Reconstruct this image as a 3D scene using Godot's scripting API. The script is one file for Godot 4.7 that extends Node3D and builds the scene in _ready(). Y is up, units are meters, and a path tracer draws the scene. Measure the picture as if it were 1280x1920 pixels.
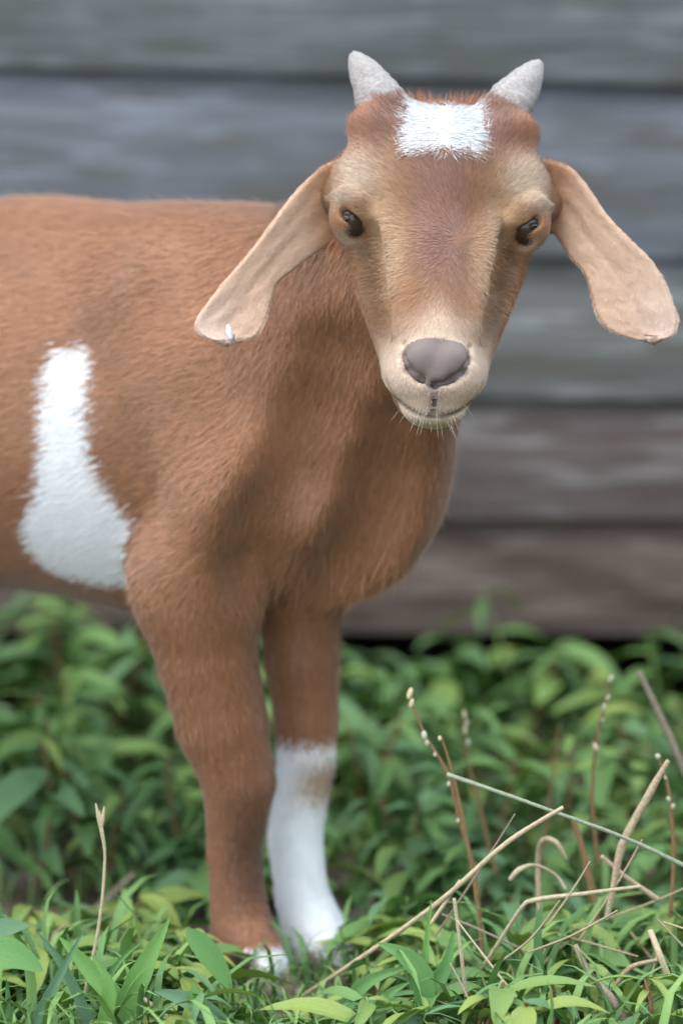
extends Node3D
# A young goat in front of an old lapped-board barn wall, weeds and straw at its feet, overcast light.
# Pixels below are those of a 1280 x 1920 picture; a pixel gives a direction, distances come from the ground and from the animal's build.

const FPX := 7647.0            # focal length in pixels
const CAM_Y := 0.60
const PITCH := 0.1012          # camera looks down by this (radians)
const WALL_D := 3.60           # metres from the camera to the wall
const S := 0.00034             # metres per pixel at the head

var rng := RandomNumberGenerator.new()
var cam_right := Vector3(1, 0, 0)
var cam_up := Vector3(0, cos(PITCH), -sin(PITCH))
var cam_fwd := Vector3(0, -sin(PITCH), -cos(PITCH))
var cam_pos := Vector3(0, CAM_Y, 0)
var taken := {}
var noise_a := FastNoiseLite.new()
var noise_b := FastNoiseLite.new()
var noise_g := FastNoiseLite.new()

# ------------------------------------------------------------------ small helpers
func ray(px: float, py: float) -> Vector3:
	return cam_fwd + cam_right * ((px - 640.0) / FPX) - cam_up * ((py - 960.0) / FPX)

func at(px: float, py: float, dist: float) -> Vector3:      # on the upright plane dist metres in front of the camera
	var r := ray(px, py)
	return cam_pos + r * (dist / -r.z)

func ground_y(x: float, z: float) -> float:
	var d := -z
	var y := 0.035 * smoothstep(2.85, 3.5, d)
	y += 0.010 * noise_g.get_noise_2d(x * 6.0, z * 6.0) * smoothstep(0.0, 0.25, absf(d - 2.78) + absf(x) * 0.4)
	return y

func on_ground(px: float, py: float) -> Vector3:
	var r := ray(px, py)
	var p := cam_pos + r * (cam_pos.y / -r.y)
	for i in 6:
		var g := ground_y(p.x, p.z)
		p = cam_pos + r * ((cam_pos.y - g) / -r.y)
	return p

func numbered(called: String) -> String:
	if not taken.has(called):
		taken[called] = 0
		return called
	taken[called] += 1
	return "%s_%03d" % [called, taken[called]]

func tag(o: Node, label: String, category: String, group := "") -> void:
	o.set_meta("label", label)
	o.set_meta("category", category)
	if group != "":
		o.set_meta("group", group)

func thing(called: String, label: String, category: String, where := Vector3.ZERO, group := "") -> Node3D:
	var o := Node3D.new()
	o.name = numbered(called)
	add_child(o)
	o.position = where
	tag(o, label, category, group)
	return o

func part(called: String, mesh: Mesh, mat: Material, parent: Node) -> MeshInstance3D:
	var o := MeshInstance3D.new()
	o.name = called
	o.mesh = mesh
	o.material_override = mat
	parent.add_child(o, true)
	return o

func lin(r: float, g: float, b: float) -> Color:             # an albedo given as linear reflectance
	return Color(r, g, b).linear_to_srgb()

func mat(c: Color, rough := 0.8, spec := 0.5) -> StandardMaterial3D:
	var m := StandardMaterial3D.new()
	m.albedo_color = c
	m.roughness = rough
	m.metallic_specular = spec
	return m

func make_mesh(v: PackedVector3Array, n: PackedVector3Array, idx: PackedInt32Array, uv = null, col = null) -> ArrayMesh:
	var a := []
	a.resize(Mesh.ARRAY_MAX)
	a[Mesh.ARRAY_VERTEX] = v
	a[Mesh.ARRAY_NORMAL] = n
	a[Mesh.ARRAY_INDEX] = idx
	if uv != null:
		a[Mesh.ARRAY_TEX_UV] = uv
	if col != null:
		a[Mesh.ARRAY_COLOR] = col
	var m := ArrayMesh.new()
	m.add_surface_from_arrays(Mesh.PRIMITIVE_TRIANGLES, a)
	return m

func catmull(p: Array, t: float) -> Vector3:                 # p: array of Vector3, t in 0..1
	var n := p.size() - 1
	var f := clampf(t, 0.0, 1.0) * n
	var i := mini(int(f), n - 1)
	var u := f - i
	var a: Vector3 = p[maxi(i - 1, 0)]
	var b: Vector3 = p[i]
	var c: Vector3 = p[i + 1]
	var d: Vector3 = p[mini(i + 2, n)]
	return 0.5 * ((2.0 * b) + (c - a) * u + (2.0 * a - 5.0 * b + 4.0 * c - d) * u * u + (3.0 * b - a - 3.0 * c + d) * u * u * u)

func lerp_list(r: Array, t: float) -> float:
	var n := r.size() - 1
	if n <= 0:
		return r[0]
	var f := clampf(t, 0.0, 1.0) * n
	var i := mini(int(f), n - 1)
	return lerpf(r[i], r[i + 1], f - i)

func grid_mesh(rows: Array, closed: bool, col = null) -> ArrayMesh:   # rows of Vector3 loops, normals from neighbours
	var nr := rows.size()
	var nc: int = rows[0].size()
	var v := PackedVector3Array()
	var n := PackedVector3Array()
	var uv := PackedVector2Array()
	var idx := PackedInt32Array()
	for i in nr:
		for j in nc:
			v.append(rows[i][j])
			uv.append(Vector2(float(j) / nc, float(i) / (nr - 1)))
			var j0 := (j - 1 + nc) % nc if closed else maxi(j - 1, 0)
			var j1 := (j + 1) % nc if closed else mini(j + 1, nc - 1)
			var du: Vector3 = rows[i][j1] - rows[i][j0]
			var dv: Vector3 = rows[mini(i + 1, nr - 1)][j] - rows[maxi(i - 1, 0)][j]
			var w := du.cross(dv)
			n.append(w.normalized() if w.length() > 1e-14 else Vector3.UP)
	for i in nr - 1:
		for j in (nc if closed else nc - 1):
			var a := i * nc + j
			var b := i * nc + (j + 1) % nc
			var c := a + nc
			var d := b + nc
			# front faces run clockwise as seen from where the normal points
			idx.append_array(PackedInt32Array([a, c, b, b, c, d]))
	return make_mesh(v, n, idx, uv, col)

func tube(pts: Array, radii: Array, sides := 7, steps := 14, wobble := 0.0) -> ArrayMesh:
	var rows := []
	for i in steps + 1:
		var t := float(i) / steps
		var p := catmull(pts, t)
		var dir := (catmull(pts, minf(t + 0.02, 1.0)) - catmull(pts, maxf(t - 0.02, 0.0))).normalized()
		var x := dir.cross(Vector3(0.31, 0.17, 0.93)).normalized()
		var y := dir.cross(x)
		var r := lerp_list(radii, t)
		var loop := []
		for j in sides:
			var a := TAU * j / sides
			var rr := r * (1.0 + wobble * noise_a.get_noise_3d(p.x * 900.0 + j * 40.0, p.y * 900.0, p.z * 900.0))
			loop.append(p + (x * cos(a) + y * sin(a)) * rr)
		rows.append(loop)
	# close both ends
	var first := []
	var last := []
	for j in sides:
		first.append(catmull(pts, 0.0))
		last.append(catmull(pts, 1.0))
	rows.push_front(first)
	rows.push_back(last)
	return grid_mesh(rows, true)

func blade(pts: Array, widths: Array, side: Vector3, fold := 0.25, steps := 8) -> ArrayMesh:   # a leaf along pts; side: across; folded along its midrib
	var rows := []
	for i in steps + 1:
		var t := float(i) / steps
		var p := catmull(pts, t)
		var dir := (catmull(pts, minf(t + 0.03, 1.0)) - catmull(pts, maxf(t - 0.03, 0.0))).normalized()
		var x := (side - dir * side.dot(dir)).normalized()
		var up := x.cross(dir).normalized()
		var w := lerp_list(widths, t) * 0.5
		rows.append([p - x * w + up * w * fold, p - x * w * 0.5 + up * w * fold * 0.62, p, p + x * w * 0.5 + up * w * fold * 0.62, p + x * w + up * w * fold])
	return grid_mesh(rows, false)

# ------------------------------------------------------------------ smooth bodies: distance fields meshed as surface nets
class Field:
	var kind := PackedInt32Array()
	var pa := PackedVector3Array()
	var pb := PackedVector3Array()
	var ra := PackedFloat32Array()
	var rb := PackedFloat32Array()
	var kk := PackedFloat32Array()
	var bas: Array[Basis] = []
	var cut_a := PackedVector3Array()
	var cut_b := PackedVector3Array()
	var cut_r := PackedFloat32Array()
	var cut_k := PackedFloat32Array()
	var near_cuts := PackedInt32Array()
	var all_cuts := true
	var late: int = 1000000    # shapes from this index on are joined after the cuts
	func cone(a: Vector3, r1: float, b: Vector3, r2: float, k: float) -> void:
		kind.append(0); pa.append(a); pb.append(b); ra.append(r1); rb.append(r2); kk.append(k); bas.append(Basis())
	func ell(c: Vector3, r: Vector3, basis: Basis, k: float) -> void:
		kind.append(1); pa.append(c); pb.append(r); ra.append(minf(r.x, minf(r.y, r.z))); rb.append(0); kk.append(k); bas.append(basis.transposed())
	func cut(a: Vector3, b: Vector3, r: float, k := 0.0025) -> void:
		cut_a.append(a); cut_b.append(b); cut_r.append(r); cut_k.append(k)
	func one(i: int, p: Vector3) -> float:
		if kind[i] == 0:
			var ab := pb[i] - pa[i]
			var h := clampf((p - pa[i]).dot(ab) / maxf(ab.length_squared(), 1e-12), 0.0, 1.0)
			return (p - pa[i] - ab * h).length() - lerpf(ra[i], rb[i], h)
		var q := bas[i] * (p - pa[i])
		var r := pb[i]
		var k0 := (q / r).length()
		var k1 := (q / (r * r)).length()
		if k1 < 1e-6:
			return -ra[i]
		return k0 * (k0 - 1.0) / k1
	func value(p: Vector3, ids: PackedInt32Array) -> float:
		var d := 1e6
		var cuts_done := false
		for i in ids:
			if i >= late and not cuts_done:
				d = carve(p, d)
				cuts_done = true
			var e := one(i, p)
			var k := kk[i]
			var h := maxf(k - absf(d - e), 0.0) / k
			d = minf(d, e) - h * h * k * 0.25
		return d if cuts_done else carve(p, d)
	func cuts_near(c: Vector3, reach: float) -> void:
		all_cuts = false
		near_cuts.clear()
		for i in cut_a.size():
			var ab := cut_b[i] - cut_a[i]
			var h := clampf((c - cut_a[i]).dot(ab) / maxf(ab.length_squared(), 1e-12), 0.0, 1.0)
			if (c - cut_a[i] - ab * h).length() < reach + cut_r[i] + cut_k[i]:
				near_cuts.append(i)
	func carve(p: Vector3, d: float) -> float:
		for i in (range(cut_a.size()) if all_cuts else near_cuts):
			var ab := cut_b[i] - cut_a[i]
			var h := clampf((p - cut_a[i]).dot(ab) / maxf(ab.length_squared(), 1e-12), 0.0, 1.0)
			var e := cut_r[i] - (p - cut_a[i] - ab * h).length()
			var k := cut_k[i]
			if e > d - k:
				var g := maxf(k - absf(d - e), 0.0) / k
				d = maxf(d, e) + g * g * k * 0.25
		return d
	func all() -> PackedInt32Array:
		return PackedInt32Array(range(kind.size()))

func nets(f: Field, lo: Vector3, hi: Vector3, h: float, out_v: PackedVector3Array, out_n: PackedVector3Array, out_i: PackedInt32Array) -> void:
	var bl := 4
	var nb := Vector3i(((hi - lo) / (h * bl)).ceil())
	var nx := nb.x * bl + 1
	var ny := nb.y * bl + 1
	var nz := nb.z * bl + 1
	var vals := PackedFloat32Array()
	vals.resize(nx * ny * nz)
	vals.fill(9.0)
	var cell := PackedInt32Array()
	cell.resize(nx * ny * nz)
	cell.fill(-1)
	var every := f.all()
	var rad := h * bl * 0.8661
	var blocks := []
	for bz in nb.z:
		for by in nb.y:
			for bx in nb.x:
				var c := lo + Vector3(bx + 0.5, by + 0.5, bz + 0.5) * (h * bl)
				var ds := PackedFloat32Array()
				var dm := 1e6
				for i in every:
					var e := f.one(i, c)
					ds.append(e)
					dm = minf(dm, e)
				if dm > rad * 1.3 + 0.012:
					continue
				var ids := PackedInt32Array()
				for i in every:
					if ds[i] < dm + rad * 2.4 + f.kk[i]:
						ids.append(i)
				f.cuts_near(c, rad * 1.05)
				var dc := f.value(c, ids)
				if absf(dc) > rad * 1.5 and dc < 0.0:
					for z in range(bz * bl, bz * bl + bl + 1):
						for y in range(by * bl, by * bl + bl + 1):
							for x in range(bx * bl, bx * bl + bl + 1):
								var q := (z * ny + y) * nx + x
								if vals[q] > 8.0:
									vals[q] = -1.0
					continue
				if dc > rad * 1.5:
					continue
				blocks.append(Vector3i(bx, by, bz))
				for z in range(bz * bl, bz * bl + bl + 1):
					for y in range(by * bl, by * bl + bl + 1):
						for x in range(bx * bl, bx * bl + bl + 1):
							vals[(z * ny + y) * nx + x] = f.value(lo + Vector3(x, y, z) * h, ids)
	f.all_cuts = true
	var off := [0, 1, nx, nx + 1, nx * ny, nx * ny + 1, nx * ny + nx, nx * ny + nx + 1]
	var edges := [[0, 1], [2, 3], [4, 5], [6, 7], [0, 2], [1, 3], [4, 6], [5, 7], [0, 4], [1, 5], [2, 6], [3, 7]]
	for b in blocks:
		for z in range(b.z * bl, b.z * bl + bl):
			for y in range(b.y * bl, b.y * bl + bl):
				for x in range(b.x * bl, b.x * bl + bl):
					var q: int = (z * ny + y) * nx + x
					var m := 0
					for c in 8:
						if vals[q + off[c]] < 0.0:
							m += 1
					if m == 0 or m == 8:
						continue
					var sum := Vector3.ZERO
					var cnt := 0
					for e in edges:
						var da := vals[q + off[e[0]]]
						var db := vals[q + off[e[1]]]
						if (da < 0.0) != (db < 0.0):
							var t := da / (da - db)
							var ca := Vector3(e[0] & 1, (e[0] >> 1) & 1, e[0] >> 2)
							var cb := Vector3(e[1] & 1, (e[1] >> 1) & 1, e[1] >> 2)
							sum += ca.lerp(cb, t)
							cnt += 1
					var g := sum / cnt
					var v0 := vals[q]; var v1 := vals[q + 1]; var v2 := vals[q + off[2]]; var v3 := vals[q + off[3]]
					var v4 := vals[q + off[4]]; var v5 := vals[q + off[5]]; var v6 := vals[q + off[6]]; var v7 := vals[q + off[7]]
					var gx := lerpf(lerpf(v1 - v0, v3 - v2, g.y), lerpf(v5 - v4, v7 - v6, g.y), g.z)
					var gy := lerpf(lerpf(v2 - v0, v3 - v1, g.x), lerpf(v6 - v4, v7 - v5, g.x), g.z)
					var gz := lerpf(lerpf(v4 - v0, v5 - v1, g.x), lerpf(v6 - v2, v7 - v3, g.x), g.y)
					cell[q] = out_v.size()
					out_v.append(lo + (Vector3(x, y, z) + g) * h)
					out_n.append(Vector3(gx, gy, gz).normalized())
	var st := [1, nx, nx * ny]
	for b in blocks:
		for z in range(b.z * bl, b.z * bl + bl):
			for y in range(b.y * bl, b.y * bl + bl):
				for x in range(b.x * bl, b.x * bl + bl):
					var q: int = (z * ny + y) * nx + x
					var inside := vals[q] < 0.0
					for ax in 3:
						if (vals[q + st[ax]] < 0.0) == inside:
							continue
						var s1: int = st[(ax + 1) % 3]
						var s2: int = st[(ax + 2) % 3]
						if q - s1 - s2 < 0:
							continue
						var i0 := cell[q - s1 - s2]
						var i1 := cell[q - s2]
						var i2 := cell[q]
						var i3 := cell[q - s1]
						if i0 < 0 or i1 < 0 or i2 < 0 or i3 < 0:
							continue
						for tri in [[i0, i1, i2], [i0, i2, i3]]:
							var w := (out_v[tri[1]] - out_v[tri[0]]).cross(out_v[tri[2]] - out_v[tri[0]])
							if w.dot(out_n[tri[0]] + out_n[tri[1]] + out_n[tri[2]]) > 0.0:
								out_i.append_array(PackedInt32Array([tri[0], tri[2], tri[1]]))
							else:
								out_i.append_array(PackedInt32Array([tri[0], tri[1], tri[2]]))

# ------------------------------------------------------------------ the goat: its own axes
const YAW := 0.56
var goat_f := Vector3(cos(YAW), 0, sin(YAW))
var goat_r := Vector3(-sin(YAW), 0, cos(YAW))
var goat_o := Vector3(-0.07, 0, -2.80)
var head_o: Vector3
var head_r: Vector3
var head_d: Vector3
var head_w: Vector3

func bp(a: float, y: float, l: float) -> Vector3:            # body: forward of the withers, up, towards its right side
	return goat_o + goat_f * a + goat_r * l + Vector3(0, y, 0)

func hp(u: float, v: float, w: float) -> Vector3:            # head: across, down, backwards, in units of S
	return head_o + (head_r * u + head_d * (v - 420.0) + head_w * w) * S

func head_uvw(p: Vector3) -> Vector3:
	var q := (p - head_o) / S
	return Vector3(q.dot(head_r), q.dot(head_d) + 420.0, q.dot(head_w))

func body_alh(p: Vector3) -> Vector3:
	var q := p - goat_o
	return Vector3(q.dot(goat_f), p.y, q.dot(goat_r))

const EYE_U := 165.0
const EYE_V := 416.0
const EYE_W := 55.0
func lid_at(u: float, v: float, s: float) -> Vector3:         # just outside the lids
	var du := u - EYE_U
	var dv := v - EYE_V
	return hp(u * s, v, EYE_W - 2.0 - sqrt(maxf(39.0 * 39.0 - du * du - dv * dv, 60.0)))

func surf(f: Field, u: float, v: float) -> float:            # where the face lies at (u, v)
	var w := -420.0
	var ids := f.all()
	for i in 40:
		var d := f.value(hp(u, v, w), ids) / S
		if d < 0.6:
			break
		w += d * 0.9
	return w

func surf_px(f: Field, px: float, py: float, start: float) -> Vector3:
	var r := ray(px, py).normalized()
	var t := start
	var ids := f.all()
	for i in 60:
		var d := f.value(cam_pos + r * t, ids)
		if d < 0.0004:
			break
		t += d * 0.9
	return cam_pos + r * t

const FLANK := [[-0.082, 0.432], [-0.052, 0.434], [-0.050, 0.405], [-0.046, 0.356], [-0.026, 0.322], [-0.012, 0.268], [-0.052, 0.268], [-0.085, 0.270], [-0.108, 0.276], [-0.114, 0.305], [-0.092, 0.332], [-0.085, 0.362], [-0.084, 0.41]]
var flank_poly := PackedVector2Array()
var far_leg_px := Vector3.ZERO

const BROWN := Vector3(0.345, 0.160, 0.078)
const RUST := Vector3(0.300, 0.122, 0.056)
const DARK := Vector3(0.085, 0.042, 0.030)
const TAN := Vector3(0.46, 0.27, 0.145)
const CREAM := Vector3(0.62, 0.47, 0.36)
const WHITE := Vector3(0.80, 0.79, 0.79)

func bump(x: float, c: float, w: float) -> float:
	var t := (x - c) / w
	return exp(-t * t)

func body_color(p: Vector3, leg: int) -> Vector3:
	var q := body_alh(p)
	var n1 := noise_a.get_noise_3d(p.x * 40.0, p.y * 40.0, p.z * 40.0)
	var n2 := noise_b.get_noise_3d(p.x * 14.0, p.y * 14.0, p.z * 14.0)
	var c := BROWN * (1.0 + 0.26 * n2 + 0.12 * n1)
	c = c.lerp(RUST, clampf(0.35 + n2 * 0.6, 0.0, 0.7))
	var j := Vector2(q.x + n1 * 0.004, q.y + n1 * 0.004)
	if leg == 0 and q.z > 0.0 and q.y > 0.24 and Geometry2D.is_point_in_polygon(j, flank_poly):
		return WHITE
	# dark smudges in the coat
	if q.z > 0.0:
		c = c.lerp(DARK * 2.4, 0.35 * bump(q.x, -0.030, 0.010) * bump(q.y, 0.482, 0.018) * clampf(0.6 + n1, 0.0, 1.0))
	# dark hair on the throat and in front of the shoulder
	var streak := noise_a.get_noise_3d((q.x * 0.48 - q.y * 0.88) * 330.0, (q.x * 0.88 + q.y * 0.48) * 55.0, q.z * 200.0)
	c *= 1.0 + 0.24 * streak
	if q.y < 0.27:
		c = c.lerp(TAN, 0.5 * bump(q.x, 0.05, 0.03) * bump(q.z, 0.0, 0.03) * bump(q.y, 0.255, 0.012))
	if leg == 1 or leg == 2:
		c = c.lerp(RUST * 0.95, smoothstep(0.30, 0.20, q.y) * 0.8)
	if leg == 1:
		c = c.lerp(DARK, clampf(bump(q.y, 0.095, 0.05) * bump(q.x, goat_leg_x(q.y) + 0.016, 0.016) * (0.9 + 0.5 * n1), 0.0, 0.85))
		if q.y < 0.033 + 0.014 * n1 and q.x > goat_leg_x(q.y) + 0.014:
			c = WHITE * 0.95
	if leg == 2 and q.y < 0.157 + 0.006 * n1:
		c = WHITE * 0.97
		c = c.lerp(TAN * 0.75, clampf(1.3 * bump(q.y, 0.132, 0.015) * bump(q.x, far_leg_x(q.y) + 0.020, 0.014) * (1.0 + n1), 0.0, 0.9))
	return c

var near_leg := []      # joints, top to bottom
var far_leg := []
func goat_leg_x(y: float) -> float:
	return leg_along(near_leg, y)
func far_leg_x(y: float) -> float:
	return leg_along(far_leg, y)
func leg_along(joints: Array, y: float) -> float:
	for i in joints.size() - 1:
		var a: Vector3 = joints[i]
		var b: Vector3 = joints[i + 1]
		if y <= a.y and y >= b.y:
			return body_alh(a.lerp(b, (a.y - y) / maxf(a.y - b.y, 1e-5))).x
	return body_alh(joints[-1] if y < joints[-1].y else joints[0]).x

func head_color(p: Vector3) -> Vector3:
	var q := head_uvw(p)
	var u := absf(q.x)
	var v := q.y
	var n1 := noise_a.get_noise_3d(p.x * 90.0, p.y * 90.0, p.z * 90.0)
	var n2 := noise_b.get_noise_3d(p.x * 45.0, p.y * 45.0, p.z * 45.0)
	var base := Vector3(0.285, 0.135, 0.062)
	var c := base * (1.0 + 0.15 * n2)
	# purplish brown forehead and horn bosses
	var fore := smoothstep(330.0, 250.0, v)
	fore = maxf(fore, smoothstep(108.0 - (v - 290.0) * 0.27, 24.0, u) * smoothstep(600.0, 470.0, v))
	c = c.lerp(Vector3(0.215, 0.100, 0.070), clampf(fore * (1.0 + n2 * 0.2), 0.0, 1.0) * 0.9)
	c = c.lerp(Vector3(0.36, 0.14, 0.06), 0.55 * smoothstep(100.0, 150.0, u) * smoothstep(330.0, 270.0, v))
	# pale tan over the eyes and down the sides of the nose
	c = c.lerp(Vector3(0.54, 0.40, 0.29), clampf(bump(u, 152.0, 38.0) * bump(v, 332.0, 42.0) * 1.2, 0.0, 0.9))
	c = c.lerp(Vector3(0.47, 0.30, 0.17), clampf(bump(u, 112.0, 28.0) * bump(v, 415.0, 60.0) * (0.9 + 0.3 * n1), 0.0, 0.85))
	c = c.lerp(Vector3(0.46, 0.29, 0.165), clampf(bump(u, 80.0, 20.0) * bump(v, 505.0, 75.0) * (0.8 + 0.4 * n1), 0.0, 0.8))
	# dark line from the inner corner of the eye down the cheek: coat marking, partly shading put into the colour
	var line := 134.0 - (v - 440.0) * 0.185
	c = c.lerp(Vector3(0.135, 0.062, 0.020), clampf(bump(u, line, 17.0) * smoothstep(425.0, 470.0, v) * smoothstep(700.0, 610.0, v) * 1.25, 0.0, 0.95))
	# lower jaw, orange brown coat, deepened by shading put into the colour
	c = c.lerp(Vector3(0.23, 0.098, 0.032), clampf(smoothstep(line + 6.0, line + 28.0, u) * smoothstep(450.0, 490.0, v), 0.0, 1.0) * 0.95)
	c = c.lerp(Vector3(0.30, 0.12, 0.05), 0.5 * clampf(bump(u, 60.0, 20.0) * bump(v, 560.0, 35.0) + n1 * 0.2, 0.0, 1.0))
	# light eyelids
	c = c.lerp(Vector3(0.58, 0.46, 0.35), clampf(bump(u, 172.0, 18.0) * bump(v, 451.0, 12.0) + 0.8 * bump(u, 188.0, 15.0) * bump(v, 378.0, 14.0), 0.0, 0.9))
	# pale muzzle
	var muz := smoothstep(570.0 + n2 * 40.0, 690.0, v + maxf(0.0, 60.0 - u) * 0.7) * smoothstep(0.0, -110.0, q.z)
	c = c.lerp(CREAM * Vector3(1.0, 0.98, 0.96) * (1.0 + 0.06 * n1), clampf(muz, 0.0, 1.0))
	# lower lip: yellowish
	c = c.lerp(Vector3(0.42, 0.345, 0.225), smoothstep(783.0, 800.0, v) * smoothstep(60.0, -20.0, q.z))
	# white blaze between the horns
	var top := 194.0 - 0.34 * u + 10.0 * n1
	var edge := 68.0 + 26.0 * noise_a.get_noise_2d(v * 6.0, signf(q.x) * 50.0) - 0.0016 * (v - 235.0) * (v - 235.0)
	if v > top and v < 282.0 + 16.0 * noise_a.get_noise_2d(q.x * 4.0, 31.0) + (6.0 if q.x < -44.0 and q.x > -66.0 else 0.0) and u < edge and q.z < 150.0:
		c = WHITE * Vector3(0.78, 0.775, 0.77)
	return c

func nose_inside(u: float, v: float) -> float:               # > 0 inside the bare nose pad
	var half := 0.0
	if v > 676.0:
		half = 62.0 * sqrt(maxf(0.0, 1.0 - pow((v - 676.0) / 55.0, 2.0)))
	else:
		half = 62.0 * pow(maxf(0.0, 1.0 - pow((676.0 - v) / 35.0, 2.4)), 0.5)
	return half - absf(u)

# ------------------------------------------------------------------ hair
class Hairs:
	var v := PackedVector3Array()
	var n := PackedVector3Array()
	var c := PackedColorArray()
	var i := PackedInt32Array()
	func add(p: Vector3, nrm: Vector3, dir: Vector3, len: float, wid: float, lift: float, col: Color) -> void:
		var side := dir.cross(nrm).normalized() * (wid * 0.5)
		var base := v.size()
		var mid := p + dir * (len * 0.5) + nrm * (len * lift * 0.65)
		var tip := p + dir * len + nrm * (len * lift)
		p -= nrm * 0.0006
		v.append(p - side); v.append(p + side); v.append(mid - side * 0.85); v.append(mid + side * 0.85); v.append(tip)
		var nn := (nrm - dir * lift * 0.5).normalized()
		for k in 5:
			n.append(nn)
			c.append(col)
		var w := (v[base + 1] - v[base]).cross(v[base + 2] - v[base])
		if w.dot(nn) > 0.0:
			i.append_array(PackedInt32Array([base, base + 2, base + 1, base + 1, base + 2, base + 3, base + 2, base + 4, base + 3]))
		else:
			i.append_array(PackedInt32Array([base, base + 1, base + 2, base + 1, base + 3, base + 2, base + 2, base + 3, base + 4]))

func hair_material() -> StandardMaterial3D:
	var m := mat(Color.WHITE, 0.5, 0.45)
	m.rim_enabled = true
	m.rim = 0.5
	m.rim_tint = 0.2
	m.vertex_color_use_as_albedo = true
	return m

func vary(c: Vector3, amount: float) -> Color:
	var k := 1.0 + rng.randf_range(-amount, amount)
	var r := rng.randf_range(-0.06, 0.06)
	return Color(minf(c.x * k * (1.0 + r), 0.9), minf(c.y * k, 0.9), minf(c.z * k * (1.0 - r), 0.9))

func leg_of(p: Vector3) -> int:
	if p.y > 0.33:
		return 0
	var best := 0
	var least := 0.075 if p.y < 0.22 else 0.055
	for which in 2:
		var joints: Array = near_leg if which == 0 else far_leg
		for k in joints.size() - 1:
			var a: Vector3 = joints[k]
			var b: Vector3 = joints[k + 1]
			var ab := b - a
			var h := clampf((p - a).dot(ab) / ab.length_squared(), 0.0, 1.0)
			var d := (p - a - ab * h).length()
			if d < least:
				least = d
				best = which + 1
	return best

func body_flow(p: Vector3, nrm: Vector3, leg: int) -> Vector3:
	var q := body_alh(p)
	var d := -goat_f + Vector3(0, -0.55, 0)
	var neck := smoothstep(0.0, 0.09, q.x)
	d = d.lerp(Vector3(0, -1, 0) - goat_f * 0.35, neck)
	if leg > 0 or p.y < 0.26:
		d = d.lerp(Vector3(0, -1, 0) - goat_f * 0.15, smoothstep(0.32, 0.24, p.y))
	d += Vector3(noise_b.get_noise_3d(p.x * 30.0, p.y * 30.0, p.z * 30.0), noise_b.get_noise_3d(p.y * 30.0, p.z * 30.0 + 9.0, p.x * 30.0), 0) * 0.5
	return d

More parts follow.
